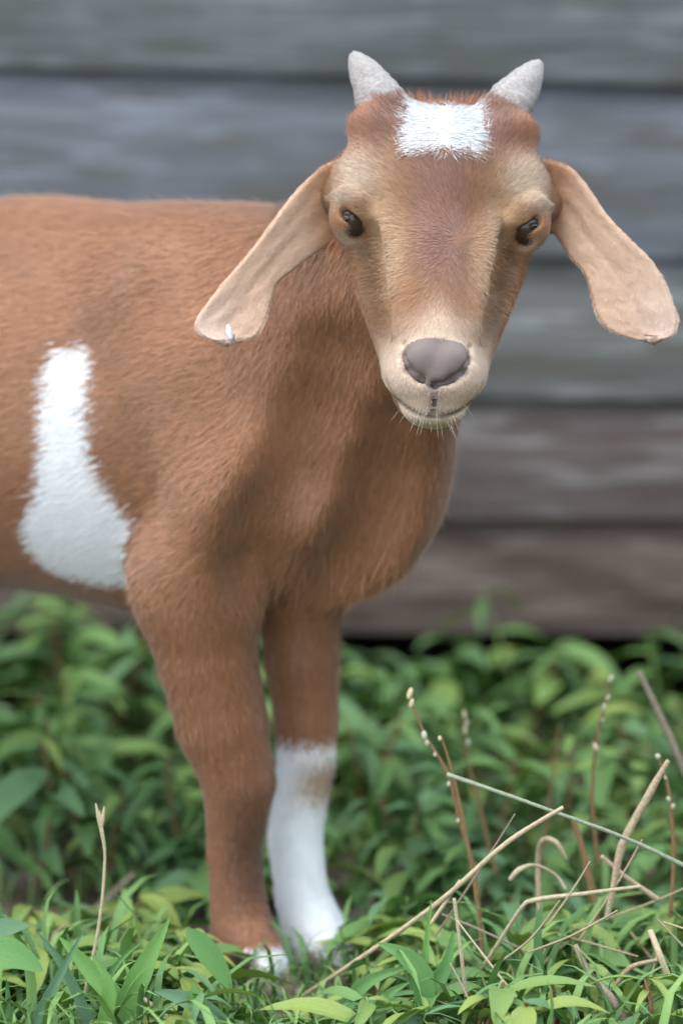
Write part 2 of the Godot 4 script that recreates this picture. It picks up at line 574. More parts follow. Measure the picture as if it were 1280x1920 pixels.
func build_goat() -> void:
	head_o = cam_pos + ray(825, 420) * 2.60
	head_r = (cam_right + cam_up * -0.0).normalized()
	head_d = (-cam_up - cam_right * 0.045).normalized()
	head_r = (cam_right - head_d * cam_right.dot(head_d)).normalized()
	head_w = head_r.cross(head_d).normalized()
	if head_w.dot(cam_fwd) < 0.0:
		head_w = -head_w
	for p in FLANK:
		flank_poly.append(Vector2(p[0], p[1]))
	var goat := thing("goat", "young brown goat with white flank patch, drooping ears and short pale horns", "goat", bp(0.02, 0, 0))
	var gp := goat.position
	# ---- trunk, neck, legs
	var f := Field.new()
	var bb := Basis(goat_f, Vector3.UP, goat_r)
	f.ell(bp(-0.25, 0.393, 0), Vector3(0.28, 0.125, 0.112), bb, 0.05)
	f.ell(bp(-0.44, 0.410, 0), Vector3(0.13, 0.110, 0.098), bb, 0.05)
	f.ell(bp(-0.035, 0.380, 0), Vector3(0.138, 0.134, 0.088), bb, 0.05)
	f.cone(bp(-0.40, 0.473, 0), 0.042, bp(-0.16, 0.468, 0), 0.042, 0.05)
	f.cone(bp(-0.16, 0.468, 0), 0.042, bp(0.00, 0.476, 0), 0.042, 0.05)
	f.cone(bp(-0.42, 0.365, 0), 0.098, bp(-0.08, 0.352, 0), 0.094, 0.05)
	f.ell(bp(0.070, 0.336, -0.002), Vector3(0.058, 0.064, 0.052), bb, 0.03)
	f.cone(bp(0.048, 0.415, -0.003), 0.086, hp(-25, 330, 225), 0.054, 0.05)
	f.cone(bp(0.080, 0.350, -0.004), 0.070, hp(-66, 520, 250), 0.046, 0.05)
	# near shoulder blade and upper arm, far ones
	for s: float in [1.0, -1.0]:
		f.cone(bp(-0.035, 0.455, 0.052 * s), 0.044, bp(0.052, 0.335, 0.070 * s), 0.046, 0.016)
		f.cone(bp(0.052, 0.335, 0.070 * s), 0.045, bp(0.010, 0.275, 0.070 * s), 0.042, 0.012)
	var nl := [[378, 1080, 2.735, 104], [388, 1230, 2.735, 94], [415, 1355, 2.738, 86], [448, 1465, 2.738, 69], [440, 1590, 2.742, 52], [446, 1690, 2.742, 52], [456, 1755, 2.738, 61], [490, 1812, 2.715, 54]]
	var fl := [[560, 1080, 2.800, 84], [566, 1230, 2.800, 70], [574, 1345, 2.800, 60], [574, 1425, 2.798, 54], [552, 1570, 2.792, 51], [566, 1680, 2.785, 50], [588, 1745, 2.780, 60], [614, 1802, 2.758, 52]]
	for j in nl:
		near_leg.append(at(j[0], j[1], j[2]))
	for j in fl:
		far_leg.append(at(j[0], j[1], j[2]))
	for i in nl.size() - 1:
		f.cone(near_leg[i], nl[i][3] * nl[i][2] / FPX, near_leg[i + 1], nl[i + 1][3] * nl[i + 1][2] / FPX, 0.025 if i == 0 else 0.003)
	for i in fl.size() - 1:
		f.cone(far_leg[i], fl[i][3] * fl[i][2] / FPX, far_leg[i + 1], fl[i + 1][3] * fl[i + 1][2] / FPX, 0.025 if i == 0 else 0.003)
	for s: float in [1.0, -1.0]:
		f.cone(bp(-0.43, 0.42, 0.050 * s), 0.075, bp(-0.37, 0.305, 0.068 * s), 0.056, 0.03)
		f.cone(bp(-0.37, 0.305, 0.068 * s), 0.052, bp(-0.49, 0.205, 0.062 * s), 0.026, 0.02)
		f.cone(bp(-0.49, 0.205, 0.062 * s), 0.025, bp(-0.475, 0.065, 0.060 * s), 0.019, 0.015)
		f.cone(bp(-0.475, 0.065, 0.060 * s), 0.021, bp(-0.450, 0.028, 0.060 * s), 0.020, 0.015)
	f.cone(bp(-0.555, 0.480, 0), 0.020, bp(-0.615, 0.455, 0), 0.012, 0.02)
	# the furrow between neck and shoulder, and the one along the breastbone
	var furrow := [[[612, 690], [590, 800], [572, 900], [520, 1000], [500, 1075]], [[752, 830], [738, 910], [712, 1000], [660, 1080]]]
	for line in 2:
		var pp := []
		for q in furrow[line]:
			pp.append(surf_px(f, q[0], q[1], 2.5) - cam_fwd * (0.015 if line == 0 else 0.010))
		for i in pp.size() - 1:
			f.cut(pp[i], pp[i + 1], 0.030 if line == 0 else 0.028, 0.020)
	var v := PackedVector3Array()
	var n := PackedVector3Array()
	var ix := PackedInt32Array()
	nets(f, Vector3(-0.66, -0.02, -3.32), Vector3(0.22, 0.62, -2.60), 0.0075, v, n, ix)
	var nbody := v.size()
	var ibody := ix.size()
	print("body ", nbody, " ", Time.get_ticks_msec())
	# ---- head
	var h := Field.new()
	var hb := Basis(head_r, head_d, head_w)
	h.ell(hp(0, 326, 120), Vector3(146, 130, 124) * S, hb, 44 * S)
	h.cone(hp(0, 385, 72), 88 * S, hp(0, 640, -112), 66 * S, 46 * S)
	h.cone(hp(0, 358, 130), 150 * S, hp(0, 370, 230), 140 * S, 50 * S)
	h.ell(hp(0, 708, -124), Vector3(90, 66, 80) * S, hb, 50 * S)
	h.ell(hp(0, 764, -98), Vector3(60, 42, 70) * S, hb, 22 * S)
	for s: float in [1.0, -1.0]:
		h.cone(hp(116 * s, 242, 94), 64 * S, hp(110 * s, 208, 102), 50 * S, 34 * S)
		h.cone(hp(134 * s, 330, 76), 56 * S, hp(150 * s, 388, 68), 50 * S, 36 * S)
		h.cone(hp(100 * s, 480, 110), 70 * S, hp(50 * s, 696, -62), 45 * S, 50 * S)
		h.cone(hp(90 * s, 520, 175), 66 * S, hp(30 * s, 740, 12), 44 * S, 40 * S)
		h.cone(hp(78 * s, 425, 22), 36 * S, hp(58 * s, 620, -116), 22 * S, 26 * S)
		h.cone(hp(165 * s, 350, 125), 52 * S, hp(190 * s, 362, 140), 42 * S, 40 * S)
	h.cone(hp(-20, 330, 225), 0.048, bp(0.050, 0.43, 0.0), 0.065, 0.03)
	for s: float in [1.0, -1.0]:
		h.cone(hp(EYE_U * s, EYE_V, EYE_W), 38.5 * S, hp(EYE_U * s, EYE_V, EYE_W + 10), 40.0 * S, 34 * S)
		var ridge := [[140, 408, 28], [154, 384, 20], [177, 371, 24], [199, 378, 50]]
		for i in 3:
			h.cone(hp(ridge[i][0] * s, ridge[i][1], ridge[i][2]), 9 * S, hp(ridge[i + 1][0] * s, ridge[i + 1][1], ridge[i + 1][2]), 9 * S, 20 * S)
		h.ell(hp(31 * s, 684, -178), Vector3(28, 32, 28) * S, hb, 14 * S)
	h.late = h.kind.size()
	# hollows below the eyes, beside the bridge of the nose
	for s: float in [1.0, -1.0]:
		var hol := [[140, 466], [116, 535], [98, 605]]
		for i in 2:
			h.cut(hp(hol[i][0] * s, hol[i][1], surf(h, hol[i][0] * s, hol[i][1]) - 24), hp(hol[i + 1][0] * s, hol[i + 1][1], surf(h, hol[i + 1][0] * s, hol[i + 1][1]) - 22), (29.0 - i * 4.0) * S, 0.013)
	# eyes: a hollow for the ball, then the lids
	for s: float in [1.0, -1.0]:
		h.cut(lid_at(148, 430, s), lid_at(181, 405, s), 11.0 * S, 0.0011)
	# mouth, nostrils and the groove of the upper lip
	for s: float in [1.0, -1.0]:
		var m := [[0, 786], [36, 780], [64, 762], [88, 722]]
		for i in 3:
			h.cut(hp(m[i][0] * s, m[i][1], surf(h, m[i][0] * s, m[i][1]) - 1), hp(m[i + 1][0] * s, m[i + 1][1], surf(h, m[i + 1][0] * s, m[i + 1][1]) - 1), 6.0 * S)
		var nz := [[61, 654], [60, 678], [48, 702], [27, 718], [0, 727]]
		var nr := [5.5, 8.0, 9.5, 6.0]
		for i in 4:
			h.cut(hp(nz[i][0] * s, nz[i][1], surf(h, nz[i][0] * s, nz[i][1]) + 2), hp(nz[i + 1][0] * s, nz[i + 1][1], surf(h, nz[i + 1][0] * s, nz[i + 1][1]) + 2), nr[i] * S)
	h.cut(hp(0, 730, surf(h, 0, 730) - 2), hp(0, 780, surf(h, 0, 780) - 2), 5.0 * S)
	var hlo := head_o + Vector3(-0.095, -0.155, -0.14)
	var hhi := head_o + Vector3(0.095, 0.105, 0.095)
	nets(h, hlo, hhi, 0.0017, v, n, ix)
	print("head ", v.size() - nbody, " ", Time.get_ticks_msec())
	# ---- skin colours
	var col := PackedColorArray()
	col.resize(v.size())
	for i in v.size():
		var c: Vector3
		if i < nbody:
			c = body_color(v[i], leg_of(v[i]))
		else:
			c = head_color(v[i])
			var q := head_uvw(v[i])
			if q.z < -100.0 and nose_inside(q.x, q.y) > 0.0:
				c = Vector3(0.150, 0.112, 0.100)
			if q.z < -40.0 and q.y > 715.0:
				var mu := absf(q.x)
				var my := 785.0 - 0.0075 * mu * mu * 0.9
				c = c.lerp(Vector3(0.07, 0.05, 0.045), 0.85 * bump(q.y, my, 5.0) * smoothstep(90.0, 70.0, mu))
				c = c.lerp(Vector3(0.25, 0.18, 0.17), 0.8 * bump(q.x, 0.0, 17.0) * smoothstep(725.0, 735.0, q.y) * smoothstep(784.0, 770.0, q.y))
			var er := minf((v[i] - hp(EYE_U, EYE_V, EYE_W)).length(), (v[i] - hp(-EYE_U, EYE_V, EYE_W)).length()) / S
			if er < 36.6:
				c = c.lerp(Vector3(0.05, 0.035, 0.03), smoothstep(36.6, 35.0, er))
		col[i] = Color(c.x, c.y, c.z)
	var lv := PackedVector3Array()
	for p in v:
		lv.append(p - gp)
	var skin := mat(Color.WHITE, 0.75, 0.35)
	skin.vertex_color_use_as_albedo = true
	part("body", make_mesh(lv, n, ix, null, col), skin, goat)
	# bare nose: the same surface lifted by half a millimetre, moist
	var nv := PackedVector3Array()
	var nn := PackedVector3Array()
	var ni := PackedInt32Array()
	for t in range(ibody, ix.size(), 3):
		var ok := true
		for k in 3:
			var q := head_uvw(v[ix[t + k]])
			if q.z > -110.0 or nose_inside(q.x, q.y) < 0.0:
				ok = false
		if ok:
			for k in 3:
				ni.append(nv.size())
				nv.append(v[ix[t + k]] + n[ix[t + k]] * 0.0005 - gp)
				nn.append(n[ix[t + k]])
	var nose_mat := mat(lin(0.165, 0.122, 0.108), 0.5, 0.4)
	var nose_bump := NoiseTexture2D.new()
	var nf := FastNoiseLite.new()
	nf.noise_type = FastNoiseLite.TYPE_CELLULAR
	nf.frequency = 0.06
	nf.seed = 5
	nose_bump.noise = nf
	nose_bump.width = 256
	nose_bump.height = 256
	nose_bump.seamless = true
	nose_mat.heightmap_enabled = true
	nose_mat.heightmap_texture = nose_bump
	nose_mat.heightmap_scale = 0.03
	nose_mat.uv1_triplanar = true
	nose_mat.uv1_scale = Vector3(60, 60, 60)
	var nose := part("nose", make_mesh(nv, nn, ni), nose_mat, goat)
	nose.set_meta("label", "moist brownish grey nose pad")
	# eyes
	var iris_mat := mat(lin(0.040, 0.022, 0.013), 0.16, 0.4)
	var pupil_mat := mat(lin(0.008, 0.007, 0.007), 0.05, 0.5)
	for s: float in [1.0, -1.0]:
		var ball := SphereMesh.new()
		ball.radius = 33.5 * S
		ball.height = 67.0 * S
		ball.radial_segments = 40
		ball.rings = 24
		var eye := part("eye", ball, iris_mat, goat)
		eye.position = hp(EYE_U * s, EYE_V, EYE_W) - gp
		var look := (head_r * s * 0.55 - head_w * 0.83).normalized()
		var pm := SphereMesh.new()
		pm.radius = 1.0
		pm.height = 2.0
		pm.radial_segments = 24
		pm.rings = 12
		var pupil := part("pupil", pm, pupil_mat, eye)
		var px := head_d.cross(look).normalized()
		pupil.transform = Transform3D(Basis(px * 15.0 * S, look.cross(px) * 7.0 * S, look * 4.0 * S), look * 31.0 * S)
	# horns
	var horn_img := Image.create(256, 256, false, Image.FORMAT_RGB8)
	for y in 256:
		for x in 256:
			var k := 0.55 + 0.35 * noise_a.get_noise_2d(x * 1.6, y * 3.6) + 0.28 * noise_b.get_noise_2d(x * 1.2, y * 2.0)
			var c := Vector3(0.17, 0.14, 0.128).lerp(Vector3(0.42, 0.40, 0.39), clampf(k, 0.0, 1.0))
			if noise_b.get_noise_2d(x * 2.2 + 300.0, y * 2.2) > 0.33:
				c = c.lerp(Vector3(0.30, 0.18, 0.15), 0.6)
			horn_img.set_pixel(x, y, lin(c.x, c.y, c.z))
	var horn_mat := mat(Color.WHITE, 0.6, 0.4)
	horn_mat.albedo_texture = ImageTexture.create_from_image(horn_img)
	for s: float in [1.0, -1.0]:
		var pts := [hp(112 * s, 200, 105), hp(132 * s, 166, 112), hp(155 * s, 130, 118), hp(172 * s, 102, 124), hp(176 * s, 92, 126)]
		var rad := [50, 44, 31, 16, 6]
		var rows := []
		for i in 31:
			var t := i / 30.0
			var p := catmull(pts, t)
			var dir := (catmull(pts, minf(t + 0.03, 1.0)) - catmull(pts, maxf(t - 0.03, 0.0))).normalized()
			var x := dir.cross(head_w).normalized()
			var y := dir.cross(x)
			var loop := []
			for j in 24:
				var a := TAU * j / 24
				var dirv := x * cos(a) + y * sin(a)
				var r: float = lerp_list(rad, t) * S * (1.0 + 0.022 * sin(t * 60.0) * (1.0 - t) + 0.12 * noise_a.get_noise_3d(dirv.x * 22.0 + s * 9.0, dirv.y * 22.0 + t * 60.0, dirv.z * 22.0))
				loop.append(p + dirv * r - gp)
			rows.append(loop)
		var last := []
		for j in 24:
			last.append(pts[4] - gp + (pts[4] - pts[3]).normalized() * 4.0 * S)
		rows.append(last)
		part("horn", grid_mesh(rows, true), horn_mat, goat)
	# ears
	var ears := [
		[[648, 292, 648, 445], [600, 314, 622, 456], [553, 360, 588, 478], [508, 418, 555, 503], [460, 482, 521, 530], [418, 530, 509, 565], [387, 570, 503, 590], [367, 600, 494, 612], [370, 622, 482, 629], [396, 637, 458, 638], [426, 641, 432, 641]],
		[[1018, 296, 1018, 440], [1064, 310, 1038, 440], [1099, 346, 1054, 462], [1134, 398, 1072, 488], [1175, 443, 1093, 512], [1215, 482, 1104, 545], [1245, 525, 1112, 578], [1262, 570, 1123, 603], [1271, 603, 1146, 622], [1258, 628, 1182, 634], [1222, 636, 1214, 636]]]
	var ear_w := [118, 110, 96, 85, 72, 64, 60, 57, 56, 56, 56]
	var ear_skin := mat(Color.WHITE, 0.7, 0.3)
	ear_skin.vertex_color_use_as_albedo = true
	ear_skin.backlight_enabled = true
	ear_skin.backlight = Color(0.35, 0.17, 0.12)
	var fur_mat := hair_material()
	for e in 2:
		var up := []
		var low := []
		for i in 11:
			var st: Array = ears[e][i]
			var dep: float = 2.60 + (ear_w[i] * S)
			up.append(cam_pos + ray(st[0], st[1]) * (dep - 0.002))
			low.append(cam_pos + ray(st[2], st[3]) * (dep + 0.010 * (1.0 - i / 10.0) + 0.003))
		var rows := []
		var colors := PackedColorArray()
		var fur := Hairs.new()
		var nt := 54
		var ns := 18
		for i in nt + 1:
			var t := float(i) / nt
			var a := catmull(up, t)
			var b := catmull(low, t)
			var along := (catmull(up, minf(t + 0.02, 1.0)) + catmull(low, minf(t + 0.02, 1.0)) - catmull(up, maxf(t - 0.02, 0.0)) - catmull(low, maxf(t - 0.02, 0.0))).normalized()
			var wide := (b - a)
			var nrm := along.cross(wide).normalized()
			if nrm.dot(cam_fwd) > 0.0:
				nrm = -nrm
			var loop := []
			for j in ns * 2:
				var front := j < ns
				var s := float(j) / ns if front else 2.0 - float(j) / ns
				var prof := pow(maxf(0.0, 1.0 - pow(2.0 * s - 1.0, 2.0)), 0.45)
				var hollow := -wide.length() * 0.09 * sin(PI * s) * (1.0 - 0.4 * t)
				var ridge := 0.0
				if front:
					ridge = 0.0004 * sin(s * 17.0 + t * 3.0 + e) * sin(PI * s) * (1.0 - 0.5 * t) + 0.0007 * noise_a.get_noise_2d(s * 60.0 + e * 70.0, t * 120.0)
				var thick := 0.0036 * prof * (1.0 - 0.25 * t)
				var p := a + wide * s + nrm * (hollow + ridge + (thick if front else -thick))
				loop.append(p - gp)
				var n2 := noise_b.get_noise_3d(p.x * 45.0, p.y * 45.0, p.z * 45.0)
				var c := Vector3(0.60, 0.395, 0.275)
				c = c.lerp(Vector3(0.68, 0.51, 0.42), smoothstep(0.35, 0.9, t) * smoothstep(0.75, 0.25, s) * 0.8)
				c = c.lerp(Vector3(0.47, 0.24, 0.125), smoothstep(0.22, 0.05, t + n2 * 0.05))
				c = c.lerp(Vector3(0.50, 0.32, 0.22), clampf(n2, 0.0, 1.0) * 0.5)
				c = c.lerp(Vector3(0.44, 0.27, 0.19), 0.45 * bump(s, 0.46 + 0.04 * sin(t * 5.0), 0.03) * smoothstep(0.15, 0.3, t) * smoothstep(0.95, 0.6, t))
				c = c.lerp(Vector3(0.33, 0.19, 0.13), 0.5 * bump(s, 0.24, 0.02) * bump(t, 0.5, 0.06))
				colors.append(Color(c.x, c.y, c.z))
			rows.append(loop)
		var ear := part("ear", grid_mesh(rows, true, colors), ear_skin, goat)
		# short velvet hair over both faces
		for k in 16000:
			var i := rng.randi_range(0, nt - 1)
			var j := rng.randi_range(0, ns * 2 - 1)
			var fi := rng.randf()
			var fj := rng.randf()
			var j2 := (j + 1) % (ns * 2)
			var p00: Vector3 = rows[i][j]
			var p01: Vector3 = rows[i][j2]
			var p10: Vector3 = rows[i + 1][j]
			var p11: Vector3 = rows[i + 1][j2]
			var p := p00.lerp(p01, fj).lerp(p10.lerp(p11, fj), fi)
			var nr := (p01 - p00).cross(p10 - p00).normalized()
			var along := (p10 - p00).normalized()
			if nr.length() < 0.5 or along.length() < 0.5:
				continue
			along = (along + (p01 - p00).normalized() * rng.randf_range(-0.25, 0.25)).normalized()
			var cc := colors[i * ns * 2 + j]
			var front := j < ns
			fur.add(p, nr, along, rng.randf_range(0.003, 0.0052), 0.0004, rng.randf_range(0.06, 0.16), vary(Vector3(cc.r, cc.g, cc.b), 0.12))
		var fo := part("fur", make_mesh(fur.v, fur.n, fur.i, null, fur.c), fur_mat, ear)
		fo.set_meta("kind", "stuff")
		if e == 0:
			# a small white piece set on the tip of this ear
			var tip_spot := tube([cam_pos + ray(427, 609) * 2.6115 - gp, cam_pos + ray(429, 622) * 2.611 - gp, cam_pos + ray(433, 637) * 2.6115 - gp], [2.5 * S, 6 * S, 5 * S], 8, 6)
			part("ear_tip_spot", tip_spot, mat(lin(0.72, 0.70, 0.72), 0.4), ear)
	# ---- the coat
	var coat := Hairs.new()
	var total := 0
	for t in range(0, ix.size(), 3):
		var p0 := v[ix[t]]
		var p1 := v[ix[t + 1]]
		var p2 := v[ix[t + 2]]
		var area := (p1 - p0).cross(p2 - p0).length() * 0.5
		var is_head := t >= ibody
		var mid := (p0 + p1 + p2) / 3.0
		var dens := 900000.0
		if is_head:
			dens = 1500000.0
		else:
			var q := body_alh(mid)
			if q.x < -0.24:
				dens = 160000.0
			elif q.z < -0.03 and leg_of(mid) == 0:
				dens = 220000.0
		var want := area * dens
		var cnt := int(want) + (1 if rng.randf() < want - int(want) else 0)
		if cnt == 0:
			continue
		var nm := (n[ix[t]] + n[ix[t + 1]] + n[ix[t + 2]]).normalized()
		var leg := 0 if is_head else leg_of(mid)
		var flow := Vector3.ZERO
		var hq := head_uvw(mid)
		var len := 0.0125
		var lift := 0.12
		var wid := 0.00048
		if is_head:
			if hq.z > 235.0:
				continue
			if hq.z < -100.0 and nose_inside(hq.x, hq.y) > (4.0 if hq.y < 665.0 else 0.5):
				continue
			var er := minf((mid - hp(EYE_U, EYE_V, EYE_W)).length(), (mid - hp(-EYE_U, EYE_V, EYE_W)).length()) / S
			var sl := 1.0 if hq.x > 0.0 else -1.0
			var e0 := lid_at(148, 430, sl)
			var e1 := lid_at(181, 405, sl)
			var eh := clampf((mid - e0).dot(e1 - e0) / (e1 - e0).length_squared(), 0.0, 1.0)
			if (mid - e0.lerp(e1, eh)).length() < 12.0 * S:
				continue
			var lid := er < 52.0
			# whorl between the eyes; the hair runs away from it, outwards in the blaze
			flow = head_r * hq.x * 1.2 + head_d * (hq.y - 445.0)
			flow += head_d * 110.0 * noise_b.get_noise_3d(mid.x * 70.0, mid.y * 70.0, mid.z * 70.0) + head_r * 110.0 * noise_b.get_noise_3d(mid.y * 70.0, mid.z * 70.0 + 40.0, mid.x * 70.0)
			flow /= 150.0
			len = 0.0058
			if hq.y < 330.0:
				len = 0.0080
			if hq.y > 560.0:
				len = lerpf(0.0052, 0.0030, smoothstep(560.0, 680.0, hq.y))
			if hq.y < 290.0 and absf(hq.x) < 72.0:
				flow = head_r * clampf(hq.x / 14.0 + rng.randf_range(-0.9, 0.9), -1.0, 1.0) + head_d * ((hq.y - 225.0) / 170.0 + rng.randf_range(-0.3, 0.3))
				len = 0.0088
				lift = 0.15
			if lid:
				len = 0.0026
				lift = 0.08
			wid = 0.00038
			if hq.y > 700.0 and hq.y < 800.0 and absf(hq.y - (785.0 - 0.0068 * hq.x * hq.x)) < 6.0 and hq.z < -60.0:
				continue
			if hq.y > 726.0 and hq.y < 786.0 and absf(hq.x) < 9.0:
				continue
		else:
			flow = body_flow(mid, nm, leg)
			var ql := body_alh(mid)
			if leg > 0:
				len = lerpf(0.007, 0.012, smoothstep(0.1, 0.28, mid.y))
			if ql.x > 0.04 and mid.y > 0.262 and mid.y < 0.300 and leg == 0:
				len = 0.019
				lift = 0.22
			if mid.y < 0.03:
				len = 0.006
		flow = flow - nm * flow.dot(nm)
		if flow.length() < 1e-4:
			flow = nm.cross(head_r)
		flow = flow.normalized()
		var side := nm.cross(flow)
		for k in cnt:
			var r1 := rng.randf()
			var r2 := rng.randf()
			if r1 + r2 > 1.0:
				r1 = 1.0 - r1
				r2 = 1.0 - r2
			var p := p0 + (p1 - p0) * r1 + (p2 - p0) * r2
			var jit := Vector3(rng.randfn(), rng.randfn(), rng.randfn()) * (0.0020 if is_head else 0.0028)
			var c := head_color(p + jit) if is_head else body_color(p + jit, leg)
			var d := (flow + side * rng.randf_range(-0.32, 0.32)).normalized()
			coat.add(p - gp, nm, d, len * rng.randf_range(0.65, 1.25), wid, lift * rng.randf_range(0.4, 1.5) * (3.2 if rng.randf() < 0.03 else 1.0), vary(c, 0.05 if c.x > 0.7 else (0.30 if is_head else 0.28)))
			total += 1
	var co := part("coat", make_mesh(coat.v, coat.n, coat.i, null, coat.c), fur_mat, goat)
	co.set_meta("kind", "stuff")
	print("hairs ", total, " ", Time.get_ticks_msec())
	# whiskers
	var wh := Hairs.new()
	for k in 34:
		var s := rng.randf_range(-1.0, 1.0)
		var u := s * 78.0
		var vv := rng.randf_range(752.0, 806.0) if k > 10 else rng.randf_range(798.0, 806.0)
		var p := hp(u, vv, surf(h, u, vv) + 1.0) - gp
		var dir := (head_r * s * 0.7 + head_d * 0.8 - head_w * 0.25).normalized()
		wh.add(p, (-head_w).normalized(), dir, rng.randf_range(0.005, 0.014), 0.00022, 0.1, Color(0.55, 0.48, 0.38))
	# longer red hair on the poll
	for k in 160:
		var u := rng.randf_range(-95.0, 70.0)
		var p := hp(u, 190.0 + absf(u) * -0.15, 95.0 + rng.randf_range(-10.0, 50.0)) - gp
		wh.add(p, -head_w, (-head_d + head_r * (u / 120.0 + rng.randf_range(-0.4, 0.4)) + head_w * 0.3).normalized(), rng.randf_range(0.006, 0.013), 0.0004, 0.1, vary(Vector3(0.36, 0.13, 0.05), 0.3))
	var wo := part("whiskers", make_mesh(wh.v, wh.n, wh.i, null, wh.c), fur_mat, goat)
	wo.set_meta("kind", "stuff")
	# hooves: two claws each
	var hoof_mat := mat(lin(0.16, 0.12, 0.09), 0.6)
	var feet := [[near_leg[-1], 0.30], [far_leg[-1], 0.10], [bp(-0.450, 0.028, 0.06), 0.55], [bp(-0.450, 0.028, -0.06), 0.55]]
	for ft in feet:
		var hv := PackedVector3Array()
		var hn := PackedVector3Array()
		var hi2 := PackedInt32Array()
		var hf := Field.new()
		var dir := Vector3(cos(ft[1]), 0, sin(ft[1]))
		dir = goat_f.lerp(Vector3(0.3, 0, 1.0).normalized(), 0.35).normalized()
		var sd := dir.cross(Vector3.UP)
		var c: Vector3 = ft[0]
		c.y = -0.009
		for s: float in [1.0, -1.0]:
			hf.cone(c + sd * 0.0095 * s + Vector3(0, 0.020, 0), 0.0105, c + sd * 0.0095 * s + dir * 0.016 + Vector3(0, 0.010, 0), 0.0085, 0.004)
			hf.cone(c + sd * 0.0095 * s + dir * -0.008 + Vector3(0, 0.012, 0), 0.010, c + sd * 0.0085 * s + dir * 0.026 + Vector3(0, 0.0085, 0), 0.0055, 0.004)
		nets(hf, c + Vector3(-0.05, -0.02, -0.05), c + Vector3(0.05, 0.05, 0.05), 0.003, hv, hn, hi2)
		for k in hv.size():
			hv[k] -= gp
		part("hoof", make_mesh(hv, hn, hi2), hoof_mat, goat)

# ------------------------------------------------------------------ barn wall
func wood_texture(seed_: int, a: Vector3, b: Vector3, pale: Vector3, stain: Vector3) -> Array:
	var w := 1024
	var h := 192
	var n1 := FastNoiseLite.new()
	n1.seed = seed_
	n1.frequency = 0.01
	n1.fractal_octaves = 5
	var img := Image.create(w, h, false, Image.FORMAT_RGB8)
	var hgt := Image.create(w, h, false, Image.FORMAT_RGB8)
	for y in h:
		for x in w:
			var warp := 9.0 * n1.get_noise_2d(x * 0.35, y * 0.6 + 900.0)
			var grain := n1.get_noise_2d(x * 0.28, (y + warp) * 9.0)
			var fine := n1.get_noise_2d(x * 0.9 + 500.0, (y + warp) * 30.0)
			var patch := n1.get_noise_2d(x * 0.95 + 77.0, y * 2.4 + 333.0)
			var patch2 := n1.get_noise_2d(x * 1.1 + 1777.0, y * 3.2 + 733.0)
			var c := a.lerp(b, clampf(0.5 + grain * 1.1 + patch * 0.8, 0.0, 1.0))
			c = c.lerp(pale, clampf((patch2 - 0.10) * 2.4, 0.0, 0.65) * clampf(0.8 + fine, 0.3, 1.0))
			c = c.lerp(stain, clampf((-patch - 0.10) * 3.0, 0.0, 0.75))
			c *= 1.0 + 0.38 * fine
			img.set_pixel(x, y, lin(c.x, c.y, c.z))
			var k := clampf(0.5 + grain * 0.5 + fine * 0.6, 0.0, 1.0)
			hgt.set_pixel(x, y, Color(k, k, k))
	return [ImageTexture.create_from_image(img), ImageTexture.create_from_image(hgt)]

